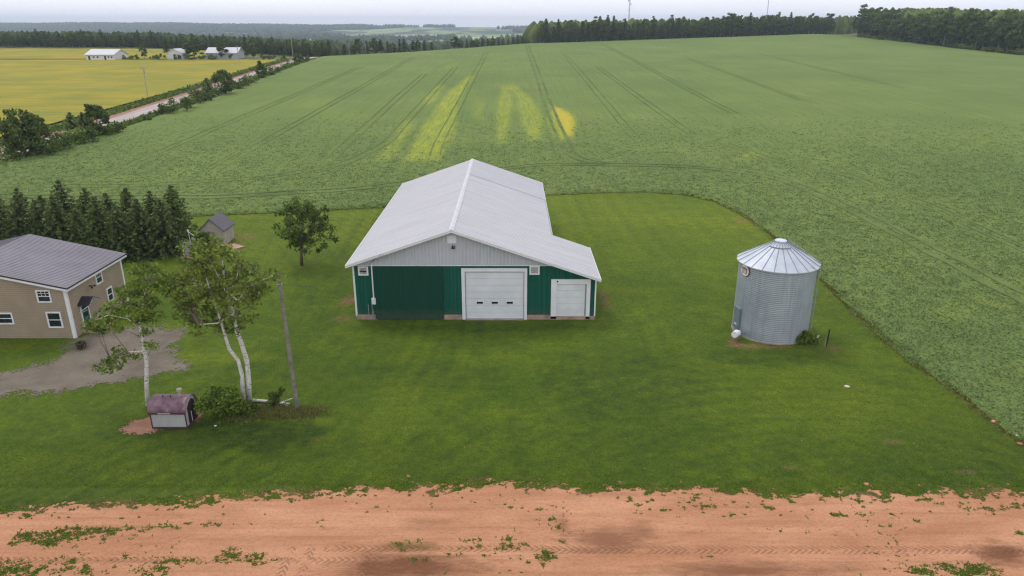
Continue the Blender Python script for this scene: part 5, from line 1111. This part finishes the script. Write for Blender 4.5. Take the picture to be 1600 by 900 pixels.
def g_valley(r, n):
    y = 620 * (4.2 ** r.uniform(0, 1, n)) ; x = r.uniform(-.85, .35, n) * y
    m_ = fbm(x, y * .45, 260, 71, 3); ok = (m_ > .60) | (np.abs((vnoise(x, y * .45, 190, 5) - .5)) < .02); return x[ok], y[ok]
woodland('valley_woodland', 'far woods and hedgerows across the hazy valley', 52000, g_valley, 13, 1)
def g_ridge(r, n):
    y = r.uniform(2600, 5200, n); x = r.uniform(-.9, .25, n) * y; ok = fbm(x, y, 500, 75, 3) > np.interp(x / y, [-.45, -.3, -.1, .1], [.32, .46, .58, .6]); return x[ok], y[ok]
woodland('ridge_woodland', 'blue hazed forest on the distant ridge', 42000, g_ridge, 16, 2)
def g_back(r, n):
    x = r.uniform(16, 330, n); y = crest(x) + r.uniform(22, 70, n); return x, y
woodland('crest_woodland', 'deeper part of the wood behind the crest', 1500, g_back, 13.5, 3, LEAF_W)
def g_right(r, n): y = r.uniform(398, 650, n); x = 298 + r.uniform(0, 60, n); return x, y
woodland('right_woodland', 'deeper part of the dense right hand wood', 1600, g_right, 18, 4, LEAF_W)
def g_left(r, n): x = r.uniform(-420, -112, n); y = np.where(x < -165, 502, 464 - np.maximum(0, x + 150) * .4) + r.uniform(0, 60, n); return x, y
woodland('left_woodland', 'deeper part of the forest behind the yellow field', 2200, g_left, 8.0, 5, LEAF_C)

# ------------------------------------------------------------------ FAR BUILDINGS, POLES, MASTS
g = G(135, 94); fb_ = thing('farm_building', 'long low white farm building with a pale roof at the yellow field', 'farm building', g); X0, Y0_, Z0 = g
def gable_box(root, x0, x1, y0, y1, z, e, rise, wall, roof, axis='x'):
    if axis == 'x':
        p = MB(); p.prism([(y0, z - 1), (y1, z - 1), (y1, z + e), ((y0 + y1) / 2, z + e + rise), (y0, z + e)], 'x', x0, x1); p.build('wall', wall, root)
        p = MB(); ym = (y0 + y1) / 2; p.prism([(y0 - .6, z + e - .25), (ym, z + e + rise), (ym, z + e + rise + .25), (y0 - .6, z + e)], 'x', x0 - .5, x1 + .5); p.prism([(y1 + .6, z + e - .25), (y1 + .6, z + e), (ym, z + e + rise + .25), (ym, z + e + rise)], 'x', x0 - .5, x1 + .5); p.build('roof', roof, root)
    else:
        p = MB(); p.prism([(x0, z - 1), (x1, z - 1), (x1, z + e), ((x0 + x1) / 2, z + e + rise), (x0, z + e)], 'y', y0, y1); p.build('wall', wall, root)
        p = MB(); xm = (x0 + x1) / 2; p.prism([(x0 - .5, z + e - .25), (x0 - .5, z + e), (xm, z + e + rise + .25), (xm, z + e + rise)], 'y', y0 - .5, y1 + .5); p.prism([(x1 + .5, z + e - .25), (xm, z + e + rise), (xm, z + e + rise + .25), (x1 + .5, z + e)], 'y', y0 - .5, y1 + .5); p.build('roof', roof, root)
FW = simple('far_white_wall', (.66, .66, .66), .7, .05); FR = simple('far_pale_roof', (.50, .50, .54), .6, .05); FG = simple('far_teal_roof', (.12, .2, .18), .6)
gable_box(fb_, X0, X0 + 14, Y0_, Y0_ + 14, Z0, 2.6, 2.2, FW, FR)
for dx in (1.2, 9.2): p = MB(); p.box(X0 + dx, X0 + dx + .9, Y0_ - .04, Y0_ - .003, Z0, Z0 + 2.0); p.build('door', BLACK, fb_)
for dx in (3.5, 5.5, 11, 12.5): p = MB(); p.box(X0 + dx, X0 + dx + .8, Y0_ - .04, Y0_ - .003, Z0 + 1, Z0 + 1.8); p.build('window', GLASS, fb_)
g = G(262, 93); fh = thing('farmhouse', 'small white gabled farmhouse beyond the yellow field', 'house', g); gable_box(fh, g[0], g[0] + 7.6, g[1], g[1] + 8, g[2], 3.0, 2.0, FW, FR, 'y')
p = MB(); p.box(g[0] + 3.2, g[0] + 4.1, g[1] - .04, g[1] - .003, g[2], g[2] + 2.1); p.build('door', BLACK, fh); p = MB(); p.box(g[0] + 5.4, g[0] + 7.2, g[1] - .04, g[1] - .003, g[2] + .2, g[2] + 2.0); p.build('window', GLASS, fh)
g = G(323, 91); fl = thing('bungalow', 'long pale roofed bungalow behind the round trees beyond the field', 'house', g); gable_box(fl, g[0], g[0] + 16, g[1], g[1] + 10, g[2], 2.6, 2.4, simple('far_grey_wall', (.4, .42, .42), .7), FR)
for dx in (2, 7, 12): p = MB(); p.box(g[0] + dx, g[0] + dx + 1.2, g[1] - .04, g[1] - .003, g[2] + .8, g[2] + 1.9); p.build('window', GLASS, fl)
def far_pole(px, py, pyt, label, kind_='wood'):
    g = G(px, py, 460); zc_t = P(px, pyt, g[1]).z; t = thing('utility_pole', label, 'pole', g, 'poles along the country road'); p = MB(); p.tube([(g[0], g[1], g[2] - .3), (g[0], g[1], zc_t)], [.17, .12], 7); p.build('shaft', simple('pale_pole_wood', (.36, .33, .28), .9) if 'POLEM' not in globals() else POLEM, t)
    p = MB(); p.box(g[0] - 1.0, g[0] + 1.0, g[1] - .06, g[1] + .06, zc_t - .75, zc_t - .62); p.build('crossarm', WOODG, t)
    p = MB(); p.tube([(g[0] + .25, g[1], zc_t - 1.9), (g[0] + .25, g[1], zc_t - 1.2)], .16, 8); p.build('transformer', GREYM, t); return Vector((g[0], g[1], zc_t - .6))
POLEM = simple('pale_pole_wood', (.36, .33, .28), .9)
tops = [far_pole(231, 152, 104, 'nearest faint grey pole standing in the yellow field'), far_pole(373, 97, 71, 'pole in front of the trees left of the road bend'), far_pole(458, 91, 54, 'tall pale pole beside the road at the crest'), far_pole(509, 86, 64, 'pole just past the road crest, left of three small ones'), far_pole(546, 84, 66, 'middle one of the three small poles past the crest'), far_pole(572, 84, 68, 'rightmost of the three small poles past the crest')]
def mast(px, pyb, topz, Y, hw, label):
    b = P(px, pyb, Y); z0 = Tz(b.x, Y); t = thing('radio_mast', label, 'mast', (b.x, Y, z0)); p = MB(); cs_ = [(b.x + hw * math.cos(a), Y + hw * math.sin(a)) for a in (.5, 2.6, 4.7)]
    for c in cs_: p.tube([(*c, z0), (*c, topz)], .16, 4)
    z = z0; k = 0
    while z < topz - hw * 2.2:
        for i in range(3): a, b2 = cs_[i], cs_[(i + 1) % 3]; p.tube([(*a, z), (*b2, z + hw * 2.2)], .09, 3); p.tube([(*a, z), (*b2, z)], .08, 3)
        z += hw * 2.2
    p.build('lattice', simple('mast_steel', (.34, .33, .36), .6), t); return b, t
b, t = mast(982, 42, 122, 1150, .9, 'tall lattice mast with antennas behind the middle wood')
for zz, sd2 in ((66, 1), (62, -1), (70, 1), (57, 1)): p = MB(); p.tube([(b.x + sd2 * 1.0, 1150, zz), (b.x + sd2 * 2.0, 1150, zz)], .12, 4); p.tube([(b.x + sd2 * 2.0, 1149.4, zz - 1.6), (b.x + sd2 * 2.0, 1149.4, zz + 1.8)], .42, 6); p.build('antenna', GREYM, t)
mast(1198, 28, 130, 1500, .8, 'second more distant thin mast above the trees at right')

# ------------------------------------------------------------------ HAZE
hz_ = MB(); hz_.box(-9000, 9000, -150, 10500, -40, 150)
hm = bpy.data.materials.new('haze_air'); hm.use_nodes = True; hn = hm.node_tree; hn.nodes.clear(); pv_ = hn.nodes.new('ShaderNodeVolumePrincipled'); ho = hn.nodes.new('ShaderNodeOutputMaterial')
pv_.inputs['Color'].default_value = (.70, .82, 1.0, 1); pv_.inputs['Density'].default_value = .00014; pv_.inputs['Anisotropy'].default_value = 0
hn.links.new(pv_.outputs[0], ho.inputs['Volume']); hob = hz_.build('haze', hm); tag(hob, 'thin pale bluish summer haze', kind='stuff')
